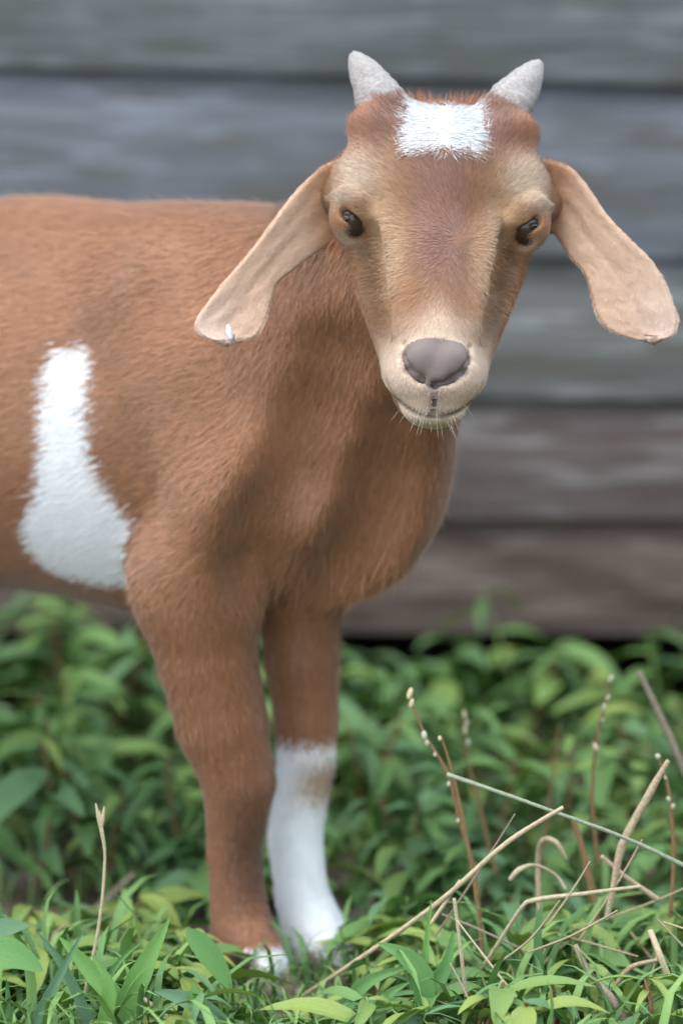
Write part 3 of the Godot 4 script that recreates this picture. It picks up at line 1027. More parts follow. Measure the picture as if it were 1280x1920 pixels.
func build_wall() -> void:
	var wall := thing("barn_wall", "weathered grey and brown lapped board wall of an old barn behind the goat", "wall", Vector3(0, 0, -WALL_D))
	var looks := []
	var tones := [
		[Vector3(0.094, 0.097, 0.098), Vector3(0.132, 0.136, 0.139), Vector3(0.190, 0.198, 0.212), Vector3(0.096, 0.097, 0.084)],
		[Vector3(0.098, 0.100, 0.110), Vector3(0.140, 0.145, 0.162), Vector3(0.205, 0.218, 0.250), Vector3(0.104, 0.096, 0.090)],
		[Vector3(0.106, 0.104, 0.101), Vector3(0.152, 0.147, 0.142), Vector3(0.265, 0.268, 0.276), Vector3(0.112, 0.100, 0.082)],
		[Vector3(0.096, 0.076, 0.072), Vector3(0.136, 0.108, 0.103), Vector3(0.280, 0.256, 0.254), Vector3(0.094, 0.068, 0.058)],
		[Vector3(0.092, 0.064, 0.054), Vector3(0.150, 0.106, 0.090), Vector3(0.225, 0.176, 0.156), Vector3(0.074, 0.048, 0.038)]]
	for i in tones.size():
		var tx := wood_texture(40 + i * 7, tones[i][0], tones[i][1], tones[i][2], tones[i][3])
		var m := mat(Color.WHITE, 0.85, 0.4)
		m.albedo_texture = tx[0]
		m.heightmap_enabled = true
		m.heightmap_texture = tx[1]
		m.heightmap_scale = 0.12
		looks.append(m)
	# lower edges of the boards: height in the picture at the left and right border, and their look
	var rows := [[1176, 1188, 4], [962, 970, 3], [738, 747, 2], [472, 482, 1], [300, 318, 1], [128, 160, 0], [-215, -200, 0], [-520, -500, 0], [-830, -820, 2], [-1140, -1130, 0], [-1450, -1440, 1], [-1760, -1750, 2]]
	rows.remove_at(4)
	var x0 := -2.4
	var x1 := 2.6
	for r in rows.size():
		var yl: float = at(0, rows[r][0], WALL_D).y
		var yr: float = at(1280, rows[r][1], WALL_D).y
		var xl: float = at(0, rows[r][0], WALL_D).x
		var xr: float = at(1280, rows[r][1], WALL_D).x
		var slope := (yr - yl) / (xr - xl)
		var ny: float = at(640, rows[mini(r + 1, rows.size() - 1)][0], WALL_D).y
		if r == rows.size() - 1:
			ny = yl + 0.14
		var tall := maxf(ny - yl, 0.08) + 0.045
		# a plank: tapered, its lower edge proud and a little uneven
		var prof := [[0.0, -0.002], [0.0, 0.0180], [0.004, 0.0210], [0.010, 0.0215], [0.5, 0.0115], [1.0, 0.0018], [1.0, -0.009]]
		var lines := []
		var uvs := PackedVector2Array()
		var v := PackedVector3Array()
		var idx := PackedInt32Array()
		var nseg := 60
		var st := SurfaceTool.new()
		st.begin(Mesh.PRIMITIVE_TRIANGLES)
		var u_off := rng.randf()
		for i in nseg:
			for j in prof.size():
				var j2 := (j + 1) % prof.size()
				var quad := []
				for c in [[i, j], [i + 1, j], [i + 1, j2], [i, j2]]:
					var x := lerpf(x0, x1, float(c[0]) / nseg)
					var low: bool = prof[c[1]][0] < 0.05
					var wav := 0.0025 * noise_a.get_noise_2d(x * 60.0, r * 50.0) if low else 0.0
					var bow := 0.003 * noise_b.get_noise_2d(x * 12.0, r * 90.0)
					var yy: float = yl + slope * (x - xl) + float(prof[c[1]][0]) * tall + wav
					quad.append([Vector3(x, yy, float(prof[c[1]][1]) + bow), Vector2(x * 0.55 + u_off, 1.0 - float(prof[c[1]][0]) * 0.9 - float(prof[c[1]][1]))])
				for k in [0, 2, 1, 0, 3, 2]:
					st.set_uv(quad[k][1])
					st.add_vertex(quad[k][0])
		st.set_smooth_group(-1)
		st.generate_normals()
		part("plank", st.commit(), looks[rows[r][2]], wall)
	# sheathing behind the boards, ending above the ground, and the dark space below the barn floor
	var old_wood: StandardMaterial3D = looks[2]
	var low_y: float = at(640, 1150, WALL_D).y
	var sheath := BoxMesh.new()
	sheath.size = Vector3(5.0, 2.3 - low_y, 0.02)
	var so := part("sheathing", sheath, old_wood, wall)
	so.position = Vector3(0.1, (2.3 + low_y) / 2.0, -0.024)
	var fl := BoxMesh.new()
	fl.size = Vector3(5.0, 0.05, 2.0)
	part("floor", fl, old_wood, wall).position = Vector3(0.1, low_y + 0.06, -1.037)
	var bw := BoxMesh.new()
	bw.size = Vector3(5.0, 0.5, 0.05)
	part("foundation", bw, old_wood, wall).position = Vector3(0.1, 0.1, -1.2)

# ------------------------------------------------------------------ ground and plants
func build_ground() -> void:
	var w := 512
	var img := Image.create(w, w, false, Image.FORMAT_RGB8)
	var n1 := FastNoiseLite.new()
	n1.seed = 91
	n1.frequency = 0.012
	n1.fractal_octaves = 5
	for y in w:
		for x in w:
			var k := 0.5 + 0.9 * n1.get_noise_2d(x, y)
			var c := Vector3(0.075, 0.052, 0.040).lerp(Vector3(0.19, 0.145, 0.115), clampf(k, 0.0, 1.0))
			c = c.lerp(Vector3(0.06, 0.075, 0.03), clampf(n1.get_noise_2d(x * 0.5 + 700.0, y * 0.5) * 1.6, 0.0, 0.7))
			c *= 1.0 + 0.5 * n1.get_noise_2d(x * 7.0, y * 7.0 + 300.0)
			img.set_pixel(x, y, lin(c.x, c.y, c.z))
	var m := mat(Color.WHITE, 0.95, 0.3)
	m.albedo_texture = ImageTexture.create_from_image(img)
	m.uv1_scale = Vector3(1, 1, 1)
	# one sheet: fine near the goat, wide steps out to the horizon
	var xs := []
	for i in 61:
		var t := (i - 30) / 30.0
		xs.append(signf(t) * (absf(t) * 1.2 + pow(absf(t), 9.0) * 150.0))
	var zs := []
	for i in 81:
		var t := (i - 40) / 40.0
		zs.append(-2.9 + signf(t) * (absf(t) * 1.4 + pow(absf(t), 11.0) * 150.0))
	var v := PackedVector3Array()
	var n := PackedVector3Array()
	var uv := PackedVector2Array()
	var idx := PackedInt32Array()
	for z in zs:
		for x in xs:
			v.append(Vector3(x, ground_y(x, z), z))
			var gx := (ground_y(x + 0.01, z) - ground_y(x - 0.01, z)) / 0.02
			var gz := (ground_y(x, z + 0.01) - ground_y(x, z - 0.01)) / 0.02
			n.append(Vector3(-gx, 1, -gz).normalized())
			uv.append(Vector2(x, z) * 1.7)
	for j in zs.size() - 1:
		for i in xs.size() - 1:
			var a := j * xs.size() + i
			var b := a + xs.size()
			idx.append_array(PackedInt32Array([a, a + 1, b, a + 1, b + 1, b]))
	var g := part("ground", make_mesh(v, n, idx, uv), m, self)
	g.set_meta("kind", "structure")
	g.set_meta("label", "bare brown earth with plant litter under the weeds")

var leaf_tex: ImageTexture
var leaf_mats: Array[StandardMaterial3D] = []
var straw_mats: Array[StandardMaterial3D] = []

func leaf_mat(c: Color, rough := 0.45) -> StandardMaterial3D:
	var m := mat(c, rough + 0.12, 0.36)
	m.albedo_texture = leaf_tex
	m.backlight_enabled = true
	m.backlight = Color(0.46, 0.56, 0.24)
	return m

func build_greens() -> void:
	var li := Image.create(128, 128, false, Image.FORMAT_RGB8)
	for y in 128:
		for x in 128:
			var k := 0.98 + 0.22 * noise_a.get_noise_2d(x * 3.0, y * 2.2) + 0.16 * noise_b.get_noise_2d(x * 6.0, y * 6.0)
			k += 0.16 * bump(x, 51.0, 3.0)
			k -= 0.05 * pow(absf(sin(y * 0.42 + absf(x - 51.0) * 0.16)), 6.0)
			var yel := clampf(noise_b.get_noise_2d(x * 1.5 + 400.0, y * 1.5) * 1.8 - 0.35, 0.0, 1.0)
			var lc := Vector3(k, k, k).lerp(Vector3(1.0, 0.85, 0.6), yel * 0.6)
			li.set_pixel(x, y, lin(clampf(lc.x, 0.0, 1.0), clampf(lc.y, 0.0, 1.0), clampf(lc.z, 0.0, 1.0)))
	leaf_tex = ImageTexture.create_from_image(li)
	for c in [[0.105, 0.200, 0.062], [0.140, 0.250, 0.080], [0.122, 0.222, 0.100], [0.175, 0.268, 0.076], [0.084, 0.160, 0.062], [0.24, 0.31, 0.080]]:
		leaf_mats.append(leaf_mat(lin(c[0], c[1], c[2])))
	var im := Image.create(64, 256, false, Image.FORMAT_RGB8)
	for y in 256:
		for x in 64:
			var k := 0.80 + 0.22 * noise_a.get_noise_2d(x * 12.0, y * 1.1) + 0.30 * noise_b.get_noise_2d(x * 1.0 + 90.0, y * 3.0)
			var sc := lin(clampf(k, 0.25, 1.0), clampf(k * 0.98, 0.25, 1.0), clampf(k * 0.95, 0.2, 1.0))
			im.set_pixel(x, y, sc)
	var streaks := ImageTexture.create_from_image(im)
	for c in [[0.56, 0.45, 0.30], [0.47, 0.36, 0.24], [0.32, 0.255, 0.19], [0.26, 0.150, 0.070], [0.30, 0.34, 0.24]]:
		var sm := mat(lin(c[0], c[1], c[2]), 0.7, 0.4)
		sm.albedo_texture = streaks
		straw_mats.append(sm)

var lance: Array[ArrayMesh] = []
var stem_mesh: Array[ArrayMesh] = []

func weed(proto: int, where: Vector3, tall: float, label: String, group: String, called := "leafy_weed", skip := 0) -> Node3D:
	var o := thing(called, label, "weed", where, group)
	var lean := Vector3(rng.randf_range(-0.35, 0.35), 1.0, rng.randf_range(-0.35, 0.35))
	var bend := Vector3(rng.randf_range(-0.3, 0.3), 0.0, rng.randf_range(-0.3, 0.3))
	var pts := [Vector3(0, -0.01, 0), lean * tall * 0.45, lean * tall * 0.8 + bend * tall * 0.4]
	part("stem", tube(pts, [0.0022, 0.0017, 0.0010], 5, 6), straw_mats[3] if rng.randf() < 0.4 else leaf_mats[3], o)
	var cnt := rng.randi_range(9, 14)
	var spin := rng.randf() * TAU
	for k in cnt:
		var t := 0.18 + 0.82 * k / (cnt - 1.0)
		var p := catmull(pts, t)
		spin += 2.3 + rng.randf_range(-0.4, 0.4)
		var size := rng.randf_range(0.05, 0.105) * (1.15 - 0.5 * t) * (tall / 0.14 * 0.35 + 0.65)
		var lm := part("leaf", lance[rng.randi_range(0, lance.size() - 1)], leaf_mats[(rng.randi_range(0, 4) if rng.randf() < 0.93 else 5) if called != "small_weed" else (rng.randi_range(1, 3) if rng.randf() < 0.6 else 5)], o)
		var b := Basis(Vector3.UP, spin) * Basis(Vector3(1, 0, 0), rng.randf_range(-0.5, 0.35) - 0.25 * t) * Basis(Vector3(0, 0, 1), rng.randf_range(-0.5, 0.5))
		lm.transform = Transform3D(b.scaled(Vector3.ONE * size), p)
	return o

func build_plants() -> void:
	# leaf shapes, one unit long, lying along -z and arching
	for k in 6:
		var wd: float = [0.19, 0.24, 0.29, 0.15, 0.34, 0.20][k]
		var droop: float = [0.04, 0.12, 0.18, 0.08, 0.12, 0.22][k]
		var pts := [Vector3(0, 0, 0), Vector3(0.01, 0.10, -0.30), Vector3(0.03, 0.12 - droop * 0.3, -0.65), Vector3(0.05, 0.05 - droop, -1.0)]
		lance.append(blade(pts, [wd * 0.12, wd * 0.75, wd, wd * 0.92, wd * 0.55, 0.005], Vector3.RIGHT, 0.35, 7))
	# weeds between the goat and the wall
	var count := 0
	var tries := 0
	while count < 130 and tries < 4000:
		tries += 1
		var d := rng.randf_range(2.86, 3.54)
		var x := rng.randf_range(-0.62, 0.62)
		if absf(x - 0.0) > 0.30 * d / 2.9 and rng.randf() < 0.55:
			continue
		var where := Vector3(x, 0, -d)
		where.y = ground_y(x, -d)
		# keep clear of the animal and of the open gap under the last board
		var q := body_alh(where)
		if q.x < 0.10 and absf(q.z) < 0.10 and q.x > -0.56:
			if rng.randf() < 0.75 or absf(q.z) < 0.07:
				continue
		if d > 3.36 and x > 0.200 and x < 0.31:
			continue
		var tall := rng.randf_range(0.09, 0.155)
		if d < 3.0:
			tall *= 0.72
		var lab := "green lance-leaved weed at the foot of the barn wall, under the brown lowest board"
		if d < 3.15 and x < -0.11:
			lab = "green lance-leaved weed growing under the goat's belly"
		elif d < 3.15 and x < 0.02:
			lab = "green lance-leaved weed close behind the goat's two front legs"
		elif d < 3.15:
			lab = "green lance-leaved weed behind the dry stalks, clear of the goat"
		elif x < -0.05:
			lab = "green lance-leaved weed at the wall's foot, seen below the goat's belly"
		weed(0, where, tall, lab, "weeds between the goat and the wall")
		count += 1
	for k in 34:
		var x := lerpf(-0.62, 0.62, (k + rng.randf()) / 34.0)
		if x > 0.19 and x < 0.31:
			continue
		var d := rng.randf_range(3.36, 3.54)
		weed(0, Vector3(x, ground_y(x, -d), -d), rng.randf_range(0.12, 0.185), "tall green weed reaching up the lowest board of the barn wall", "weeds between the goat and the wall")
	# low weeds in front, to the right of the feet
	for k in 34:
		var px := rng.randf_range(690, 1330)
		var py := rng.randf_range(1800, 2010)
		var p := on_ground(px, py)
		weed(0, p, rng.randf_range(0.035, 0.075), "small bright green weed among the straw beside the goat's feet", "small weeds in front of the goat", "small_weed")
	for k in 32:
		var px := rng.randf_range(-60, 380)
		var py := rng.randf_range(1790, 2010)
		var p := on_ground(px, py)
		weed(0, p, rng.randf_range(0.03, 0.06), "small green weed in the grass left of the brown front leg", "small weeds in front of the goat", "small_weed")
	for k in 7:
		var px := rng.randf_range(400, 690)
		var p := on_ground(px, rng.randf_range(1960, 2030))
		weed(0, p, rng.randf_range(0.015, 0.030), "small green weed right before the goat's hooves", "small weeds in front of the goat", "small_weed")
	# grass: nobody could count it
	var blades := []
	for k in 4:
		var bend := 0.1 + 0.17 * k
		var pts := [Vector3(0, 0, 0), Vector3(0, 0.42, -bend * 0.25), Vector3(0, 0.78, -bend * 0.8), Vector3(0, 0.95 - bend * 0.3, -bend * 1.6)]
		blades.append(blade(pts, [0.05, 0.08, 0.06, 0.004], Vector3.RIGHT, 0.3, 5))
	var lawn := thing("grass", "short green grass growing all around the goat's feet", "grass")
	lawn.set_meta("kind", "stuff")
	for k in 4:
		var xf: Array[Transform3D] = []
		var cols := []
		for i in 2000:
			var d := rng.randf_range(2.15, 3.6) if i < 1250 else rng.randf_range(2.42, 2.74)
			var x := rng.randf_range(-0.75, 0.75)
			if noise_g.get_noise_2d(x * 90.0, d * 90.0) < -0.12:
				continue
			var tall := rng.randf_range(0.025, 0.075)
			if i >= 1250:
				x *= 0.45
				tall = rng.randf_range(0.02, 0.06) if rng.randf() < 0.9 else rng.randf_range(0.06, 0.095)
			if absf(x + 0.03) < 0.075 and d < 2.80 and d > 2.45:
				tall = minf(tall, rng.randf_range(0.018, 0.052 if d > 2.60 else 0.050))
			if d < 2.5:
				tall *= 0.8
			var b := Basis(Vector3.UP, rng.randf() * TAU) * Basis(Vector3.RIGHT, rng.randf_range(-0.5, 0.3))
			xf.append(Transform3D(b.scaled(Vector3(tall * rng.randf_range(0.7, 1.3), tall, tall)), Vector3(x, ground_y(x, -d) - 0.002, -d)))
			var g := rng.randf()
			var c := Color(0.090, 0.195, 0.070).lerp(Color(0.22, 0.35, 0.11), g)
			if rng.randf() < 0.12:
				c = Color(0.34, 0.27, 0.17)
				xf[-1] = xf[-1].scaled_local(Vector3(0.6, 0.55, 0.55))
			cols.append(c)
		var mm := MultiMesh.new()
		mm.transform_format = MultiMesh.TRANSFORM_3D
		mm.use_colors = true
		mm.mesh = blades[k]
		mm.instance_count = xf.size()
		for i in xf.size():
			mm.set_instance_transform(i, xf[i])
			mm.set_instance_color(i, cols[i])
		var o := MultiMeshInstance3D.new()
		o.name = "blades"
		o.multimesh = mm
		var gm := leaf_mat(Color.WHITE, 0.5)
		gm.vertex_color_use_as_albedo = true
		o.material_override = gm
		lawn.add_child(o, true)
		o.set_meta("kind", "stuff")

func px_blade(parent: Node3D, called: String, pts_px: Array, dist: float, width_px: Array, m: Material, fold := 0.3, toward := 0.0) -> void:
	var pts := []
	for i in pts_px.size():
		pts.append(at(pts_px[i][0], pts_px[i][1], dist - toward * i / (pts_px.size() - 1.0)) - parent.position)
	var g0: float = ground_y(pts[0].x + parent.position.x, -dist) - parent.position.y
	var w := []
	if called != "stem" and pts[0].y > g0 + 0.006 and not called == "leaf":
		pts.push_front(Vector3(pts[0].x, g0, pts[0].z))
		w.append(width_px[0] * 0.7 * dist / FPX)
	for x in width_px:
		w.append(x * dist / FPX)
	var dir: Vector3 = (pts[-1] - pts[0]).normalized()
	var side := dir.cross(Vector3(0.1, 0.45, 1.0)).normalized()
	part(called, blade(pts, w, side, fold, 10), m, parent)

func stalk(label: String, called: String, pts_px: Array, r_px: Array, m: Material, group := "", wob := 0.25) -> Node3D:      # pts: px, py, metres from the camera
	var first := at(pts_px[0][0], pts_px[0][1], pts_px[0][2])
	var o := thing(called, label, "stalk", first, group)
	var pts := []
	for p in pts_px:
		pts.append(at(p[0], p[1], p[2]) - first)
	var r := []
	for x in r_px:
		r.append(x * 0.64 * 2.6 / FPX)
	part("stem", tube(pts, r, 7, 20, wob), m, o)
	return o

func build_foreground() -> void:
	var young := leaf_mat(lin(0.17, 0.33, 0.09), 0.45)
	var fresh := leaf_mat(lin(0.13, 0.27, 0.085), 0.45)
	var blue := leaf_mat(lin(0.12, 0.22, 0.12), 0.45)
	# grass clump on the left
	var c := thing("grass_clump", "clump of wide light green grass blades left of the brown front leg", "grass", at(200, 1915, 2.54))
	px_blade(c, "blade", [[240, 1890], [272, 1810], [318, 1722]], 2.52, [30, 46, 44, 26, 3], young, 0.25)
	px_blade(c, "blade", [[225, 1890], [165, 1815], [112, 1757]], 2.52, [22, 40, 38, 22, 3], young, 0.3)
	px_blade(c, "blade", [[170, 1925], [120, 1815], [72, 1750]], 2.52, [12, 20, 20, 12, 2], blue, 0.35)
	px_blade(c, "blade", [[55, 1945], [112, 1830], [158, 1744]], 2.50, [16, 24, 20, 10, 2], blue, 0.35)
	px_blade(c, "blade", [[190, 1870], [222, 1805], [268, 1765]], 2.54, [10, 14, 12, 7, 2], fresh, 0.35)
	px_blade(c, "blade", [[190, 1945], [205, 1850], [172, 1790]], 2.50, [14, 30, 28, 14, 2], young, 0.3)
	var s := thing("broad_leaf_seedling", "seedling with broad pale green leaves left of the grass clump", "plant", at(-40, 1930, 2.52))
	px_blade(s, "leaf", [[-60, 1765], [0, 1742], [54, 1734]], 2.50, [30, 46, 44, 26, 3], blue, 0.1)
	px_blade(s, "leaf", [[-60, 1790], [20, 1788], [82, 1822]], 2.49, [40, 66, 62, 36, 3], fresh, 0.12)
	px_blade(s, "stem", [[-40, 1950], [-48, 1850], [-60, 1780]], 2.51, [7, 7, 6], fresh, 0.5)
	var l := thing("rounded_leaf_plant", "plant with a rounded green leaf touching the brown foreleg's foot", "plant", at(420, 1900, 2.55))
	px_blade(l, "leaf", [[432, 1852], [392, 1790], [350, 1742]], 2.54, [10, 34, 46, 40, 6], fresh, 0.2)
	px_blade(l, "leaf", [[440, 1935], [360, 1880], [290, 1858]], 2.52, [14, 36, 38, 22, 3], blue, 0.25)
	px_blade(l, "leaf", [[400, 1930], [370, 1880], [362, 1842]], 2.52, [16, 34, 32, 16, 3], young, 0.2)
	px_blade(l, "stem", [[420, 1930], [428, 1880], [434, 1845]], 2.54, [6, 6, 5], fresh, 0.5)
	var r := thing("grass_tuft", "tuft of upright green blades between the white foot and the straws", "grass", at(785, 1905, 2.55))
	px_blade(r, "blade", [[782, 1905], [796, 1790], [808, 1688]], 2.54, [20, 24, 18, 8, 2], young, 0.35)
	px_blade(r, "blade", [[800, 1850], [762, 1795], [708, 1768]], 2.53, [14, 38, 40, 22, 3], fresh, 0.25)
	px_blade(r, "blade", [[705, 1940], [720, 1872], [766, 1842]], 2.52, [18, 30, 26, 14, 3], fresh, 0.3)
	px_blade(r, "blade", [[790, 1870], [832, 1820], [850, 1745]], 2.54, [14, 34, 32, 16, 3], fresh, 0.25)
	px_blade(r, "blade", [[745, 1930], [840, 1890], [910, 1868]], 2.50, [12, 24, 20, 10, 2], blue, 0.3)
	px_blade(r, "blade", [[640, 1900], [690, 1840], [770, 1812]], 2.54, [10, 26, 28, 16, 2], fresh, 0.3)
	# straw and dry stalks
	var g := "dry stalks and straws lying through the weeds"
	stalk("long thick straw leaning up from the white foot to the right", "straw", [[560, 1872, 2.66], [700, 1780, 2.60], [830, 1685, 2.57], [950, 1580, 2.55], [1055, 1514, 2.54]], [5, 7, 7.5, 8, 8, 6], straw_mats[0], g)
	stalk("pale straw splitting off below the long thick straw", "straw", [[805, 1735, 2.57], [832, 1696, 2.57], [862, 1650, 2.57]], [6, 6, 4], straw_mats[0], g)
	stalk("slender green-grey stalk crossing over the tip of the long straw", "stalk", [[838, 1452, 2.60], [960, 1494, 2.58], [1060, 1530, 2.57], [1180, 1575, 2.57], [1300, 1632, 2.57]], [7, 6, 5.5, 6, 6, 7], straw_mats[4], g)
	stalk("stout bent tan stalk standing upright among the weeds on the right", "stalk", [[1136, 1725, 2.60], [1146, 1680, 2.60], [1166, 1585, 2.60], [1210, 1500, 2.60], [1252, 1425, 2.60]], [8, 10, 13, 13, 7], straw_mats[1], g)
	stalk("grey-tan stalk slanting far back beside the open gap under the wall", "stalk", [[1330, 1540, 2.80], [1280, 1440, 2.80], [1240, 1350, 2.80], [1196, 1258, 2.80]], [13, 12, 11, 8], straw_mats[2], g)
	stalk("kinked straw with its bent upper end lying level", "straw", [[862, 1875, 2.63], [920, 1790, 2.60], [975, 1705, 2.58], [1000, 1688, 2.58], [1090, 1676, 2.58], [1200, 1662, 2.58]], [6, 6, 7, 8, 7, 5], straw_mats[0], g)
	stalk("thin upright straw below the fork of the long straw", "straw", [[884, 1945, 2.56], [872, 1860, 2.56], [862, 1770, 2.56], [851, 1684, 2.56]], [6, 6, 5.5, 5], straw_mats[0], g)
	stalk("rough grey twig slanting down among the small weeds", "twig", [[1190, 1945, 2.54], [1150, 1880, 2.54], [1105, 1825, 2.55], [1078, 1772, 2.56]], [15, 13, 11, 8], straw_mats[2], g, 0.5)
	stalk("short dry straw behind the stout bent tan stalk", "straw", [[1126, 1605, 2.62], [1180, 1650, 2.62], [1235, 1688, 2.62]], [6, 7, 9], straw_mats[1], g)
	stalk("thick rust-brown stem curving upright between the straws", "stem", [[1095, 1795, 2.70], [1115, 1720, 2.70], [1098, 1620, 2.70], [1074, 1535, 2.70]], [12, 13, 12, 7], straw_mats[3], g)
	stalk("dry stem hooked over at the top like a crook", "stem", [[1012, 1800, 2.68], [1010, 1700, 2.68], [1008, 1610, 2.68], [1018, 1575, 2.67], [1042, 1580, 2.66], [1062, 1612, 2.66]], [9, 9, 9, 9, 8, 4], straw_mats[1], g)
	stalk("small curled dry sprig with a swollen pale tip", "sprig", [[1060, 1668, 2.64], [1040, 1640, 2.64], [1000, 1622, 2.63], [972, 1632, 2.62], [955, 1650, 2.62]], [5, 5, 5, 9, 7], straw_mats[0], g)
	stalk("thin pale straw pointing at the lower edge beneath the grass clump", "straw", [[365, 1945, 2.56], [300, 1895, 2.56], [234, 1850, 2.57]], [8, 8, 8], straw_mats[0], g)
	stalk("blurred brown stalk leaning behind the pale seed stem", "stalk", [[125, 1755, 2.90], [185, 1700, 2.90], [252, 1638, 2.90]], [8, 9, 7], straw_mats[2], g)
	stalk("dry bent straw arching low on the right beside the twig", "straw", [[1145, 1860, 2.58], [1180, 1815, 2.58], [1232, 1800, 2.58]], [5, 8, 6], straw_mats[1], g)
	stalk("pale stub of straw standing above the green runner", "straw", [[1255, 1840, 2.55], [1236, 1790, 2.55], [1218, 1745, 2.56]], [9, 10, 9], straw_mats[0], g)
	stalk("green runner arching over the ground on the right", "runner", [[1140, 1905, 2.56], [1210, 1860, 2.55], [1320, 1830, 2.55]], [7, 7, 6], leaf_mats[3], g)
	for k in 30:
		var bx := rng.randf_range(760, 1290)
		var by := rng.randf_range(1700, 1930)
		var ang := rng.randf_range(-1.2, 1.2) + (PI / 2.0 if rng.randf() < 0.35 else 0.0)
		var ln := rng.randf_range(110, 300)
		var dd := rng.randf_range(2.52, 2.68)
		var mx := bx + cos(ang) * ln * 0.5 + rng.randf_range(-9, 9)
		var my := by + sin(ang) * ln * 0.5 + rng.randf_range(-9, 9)
		stalk("thin dry straw caught in the tangle of weeds under the long straw", "thin_straw", [[bx, by, dd], [mx, my, dd - 0.01], [bx + cos(ang) * ln, by + sin(ang) * ln, dd - 0.02]], [2.8, 3.6, 2.2], straw_mats[rng.randi_range(0, 2)], g)
	# seed stem with a forked tip
	var f := stalk("pale thread-like seed stem with a forked tip before the weeds", "seed_stem", [[135, 1945, 2.58], [165, 1840, 2.58], [188, 1720, 2.58], [197, 1610, 2.58], [190, 1552, 2.58]], [6.5, 6, 5, 4.5, 6], straw_mats[0])
	var fo := f.position
	for tip in [[180, 1506], [196, 1512], [187, 1520]]:
		part("seed_husk", tube([at(190, 1556, 2.58) - fo, at(lerpf(190, tip[0], 0.5), lerpf(1556, tip[1], 0.5), 2.58) - fo, at(tip[0], tip[1], 2.58) - fo], [0.0011, 0.0014, 0.0004], 6, 6), straw_mats[0], f)
	for k in 2:
		stalk("short pale straw standing inside the grass clump", "straw", [[188 + 9 * k, 1945, 2.57], [196 - 2 * k, 1900, 2.57], [196, 1862, 2.57]], [4, 4, 4], straw_mats[0], g)
	# flowering weeds: reddish stems with pale buds
	var bud := mat(lin(0.42, 0.40, 0.29), 0.7)
	var tanbud := mat(lin(0.56, 0.43, 0.27), 0.7)
	var spikes := [
		["flowering weed with a nodding tan spike of buds on a rusty stem", [[905, 1800, 2.66], [890, 1640, 2.66], [862, 1540, 2.66], [838, 1450, 2.66], [800, 1385, 2.66], [776, 1330, 2.66], [768, 1290, 2.66]], [[768, 1300, 9, 18, 1], [771, 1318, 8, 15, 1], [795, 1378, 9, 14, 0], [800, 1392, 7, 10, 0], [812, 1415, 5, 7, 0], [826, 1475, 6, 8, 0], [845, 1540, 5, 7, 0]]],
		["rusty weed stem with a blunt broken top", [[908, 1880, 2.64], [898, 1720, 2.64], [872, 1560, 2.64], [848, 1450, 2.64], [826, 1380, 2.64]], [[824, 1384, 6, 8, 1]]],
		["blurred weed with a stubby tan spike behind the first spike", [[930, 1640, 2.84], [900, 1520, 2.84], [874, 1410, 2.84], [870, 1325, 2.84]], [[870, 1340, 7, 16, 1], [871, 1368, 7, 16, 1], [893, 1390, 8, 12, 0], [905, 1354, 7, 10, 0]]],
		["flowering weed with scattered white buds climbing before the dark gap", [[1120, 1620, 2.76], [1110, 1500, 2.76], [1116, 1400, 2.76], [1130, 1330, 2.76], [1145, 1262, 2.76]], [[1144, 1272, 8, 13, 0], [1141, 1308, 6, 10, 0], [1130, 1326, 8, 14, 0], [1136, 1352, 5, 7, 0], [1115, 1400, 8, 13, 1]]],
		["flowering weed with round white buds beside the stout tan stalk", [[1255, 1720, 2.66], [1262, 1600, 2.66], [1252, 1480, 2.66], [1236, 1430, 2.66], [1228, 1412, 2.66]], [[1232, 1418, 9, 9, 0], [1252, 1498, 7, 9, 0], [1263, 1512, 7, 10, 0], [1246, 1458, 4, 6, 0]]],
		["slim rusty weed stem standing among the far leaves", [[1010, 1640, 2.92], [1030, 1500, 2.92], [1048, 1360, 2.92]], []]]
	for sp in spikes:
		var o := stalk(sp[0], "flowering_weed", sp[1], [7, 6.5, 6, 5, 4, 3], straw_mats[3])
		o.set_meta("category", "weed")
		for b in sp[2]:
			var m := SphereMesh.new()
			m.radius = b[2] * 0.62 * 2.6 / FPX
			m.height = b[3] * 1.35 * 2.6 / FPX
			m.radial_segments = 10
			m.rings = 6
			var bo := part("bud", m, tanbud if b[4] == 1 else bud, o)
			var want := at(b[0], b[1], sp[1][0][2]) - o.position
			var best := Vector3.ZERO
			for q in 81:
				var pts2 := []
				for z in sp[1]:
					pts2.append(at(z[0], z[1], z[2]) - o.position)
				var cp := catmull(pts2, q / 80.0)
				if q == 0 or (cp - want).length() < (best - want).length():
					best = cp
			bo.position = best + (want - best).limit_length(m.radius * 1.1) + Vector3(0, 0, 0.0012)
			bo.rotation = Vector3(rng.randf_range(-0.4, 0.4), 0, rng.randf_range(-0.5, 0.5))

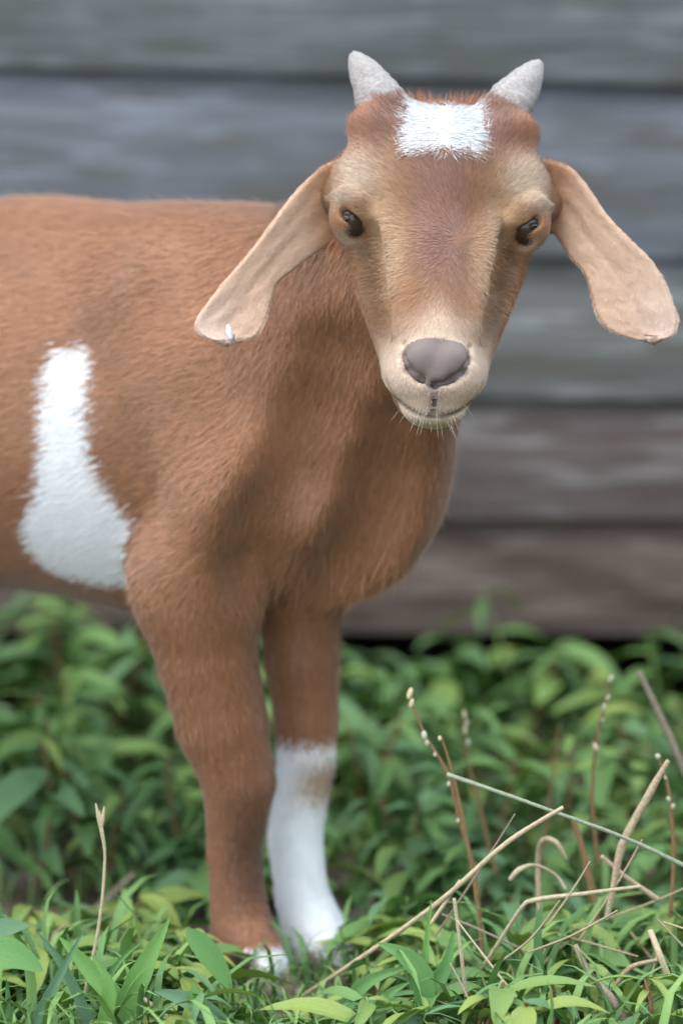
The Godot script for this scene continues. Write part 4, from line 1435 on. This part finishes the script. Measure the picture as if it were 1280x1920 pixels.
# added trees, unseen behind and right of the camera, to block low sky light
func build_trees() -> void:
	var bark := mat(lin(0.12, 0.095, 0.075), 0.9)
	var leafy := leaf_mat(lin(0.045, 0.095, 0.035), 0.6)
	leafy.backlight = Color(0.25, 0.3, 0.12)
	for k in 6:
		var ang := lerpf(0.45, 2.05, k / 5.0)              # on the right, out of view
		var dist := rng.randf_range(5.6, 7.0)
		var where := Vector3(sin(ang) * dist, 0, cos(ang) * dist - 1.2)
		if where.z < -2.9:
			continue
		var o := thing("sky_blocker_tree", "leafy tree added out of view on the right to block low sky light", "tree", where, "added trees blocking the low sky")
		part("trunk", tube([Vector3(0, -0.1, 0), Vector3(0.1, 1.2, 0.05), Vector3(0, 3.2, 0.1)], [0.2, 0.15, 0.06], 9, 8), bark, o)
		var st := Hairs.new()
		for i in 900:
			var d := Vector3(rng.randfn(), rng.randfn(), rng.randfn()).normalized()
			var p := Vector3(0, 2.7, 0) + d * Vector3(1.75, 2.3, 1.75) * pow(rng.randf(), 0.35)
			var nrm := Vector3(rng.randfn(), rng.randfn() + 0.6, rng.randfn()).normalized()
			var dir := nrm.cross(Vector3(rng.randfn(), rng.randfn(), rng.randfn())).normalized()
			st.add(p, nrm, dir, rng.randf_range(0.3, 0.55), rng.randf_range(0.2, 0.34), 0.15, Color.WHITE)
		part("crown", make_mesh(st.v, st.n, st.i), leafy, o)

# ------------------------------------------------------------------ the scene
func _ready() -> void:
	rng.seed = 20240611
	noise_a.seed = 3
	noise_a.frequency = 0.05
	noise_b.seed = 8
	noise_b.frequency = 0.05
	noise_b.fractal_octaves = 3
	noise_g.seed = 21
	noise_g.frequency = 0.05
	# camera
	var cam := Camera3D.new()
	cam.name = "camera"
	add_child(cam)
	var ca := CameraAttributesPhysical.new()
	ca.frustum_focal_length = 95.6
	ca.exposure_aperture = 2.5
	ca.frustum_focus_distance = 2.56
	ca.frustum_near = 0.05
	ca.frustum_far = 400.0
	ca.exposure_multiplier = 1.0
	cam.attributes = ca
	cam.near = 0.05
	cam.far = 400.0
	cam.fov = rad_to_deg(2.0 * atan(960.0 / FPX))
	cam.transform = Transform3D(Basis(cam_right, cam_up, -cam_fwd), cam_pos)
	cam.current = true
	print("fov ", cam.fov)
	# overcast sky
	var sky_mat := ProceduralSkyMaterial.new()
	sky_mat.sky_top_color = Color(0.86, 0.935, 1.0)
	sky_mat.sky_horizon_color = Color(0.68, 0.73, 0.78)
	sky_mat.sky_curve = 0.6
	sky_mat.sky_energy_multiplier = 1.5
	sky_mat.ground_bottom_color = Color(0.30, 0.30, 0.26)
	sky_mat.ground_horizon_color = Color(0.50, 0.51, 0.49)
	sky_mat.sun_angle_max = 1.0
	var sky := Sky.new()
	sky.sky_material = sky_mat
	var env := Environment.new()
	env.background_mode = Environment.BG_SKY
	env.sky = sky
	env.tonemap_mode = Environment.TONE_MAPPER_LINEAR
	env.tonemap_exposure = 2.5
	env.sdfgi_enabled = true
	env.ssao_enabled = true
	env.ssil_enabled = true
	var we := WorldEnvironment.new()
	we.name = "environment"
	we.environment = env
	add_child(we)
	var sun := DirectionalLight3D.new()
	sun.name = "sun"
	add_child(sun)
	sun.light_energy = 0.38
	sun.light_color = Color(1.0, 0.995, 0.98)
	sun.light_angular_distance = 40.0
	sun.shadow_enabled = true
	sun.look_at_from_position(Vector3(-1.3, 3.4, 1.1) + Vector3(0, 0, -2.7), Vector3(0, 0, -2.7))
	build_ground()
	build_wall()
	build_greens()
	build_goat()
	build_plants()
	build_foreground()
	build_trees()
	print("done ", Time.get_ticks_msec())
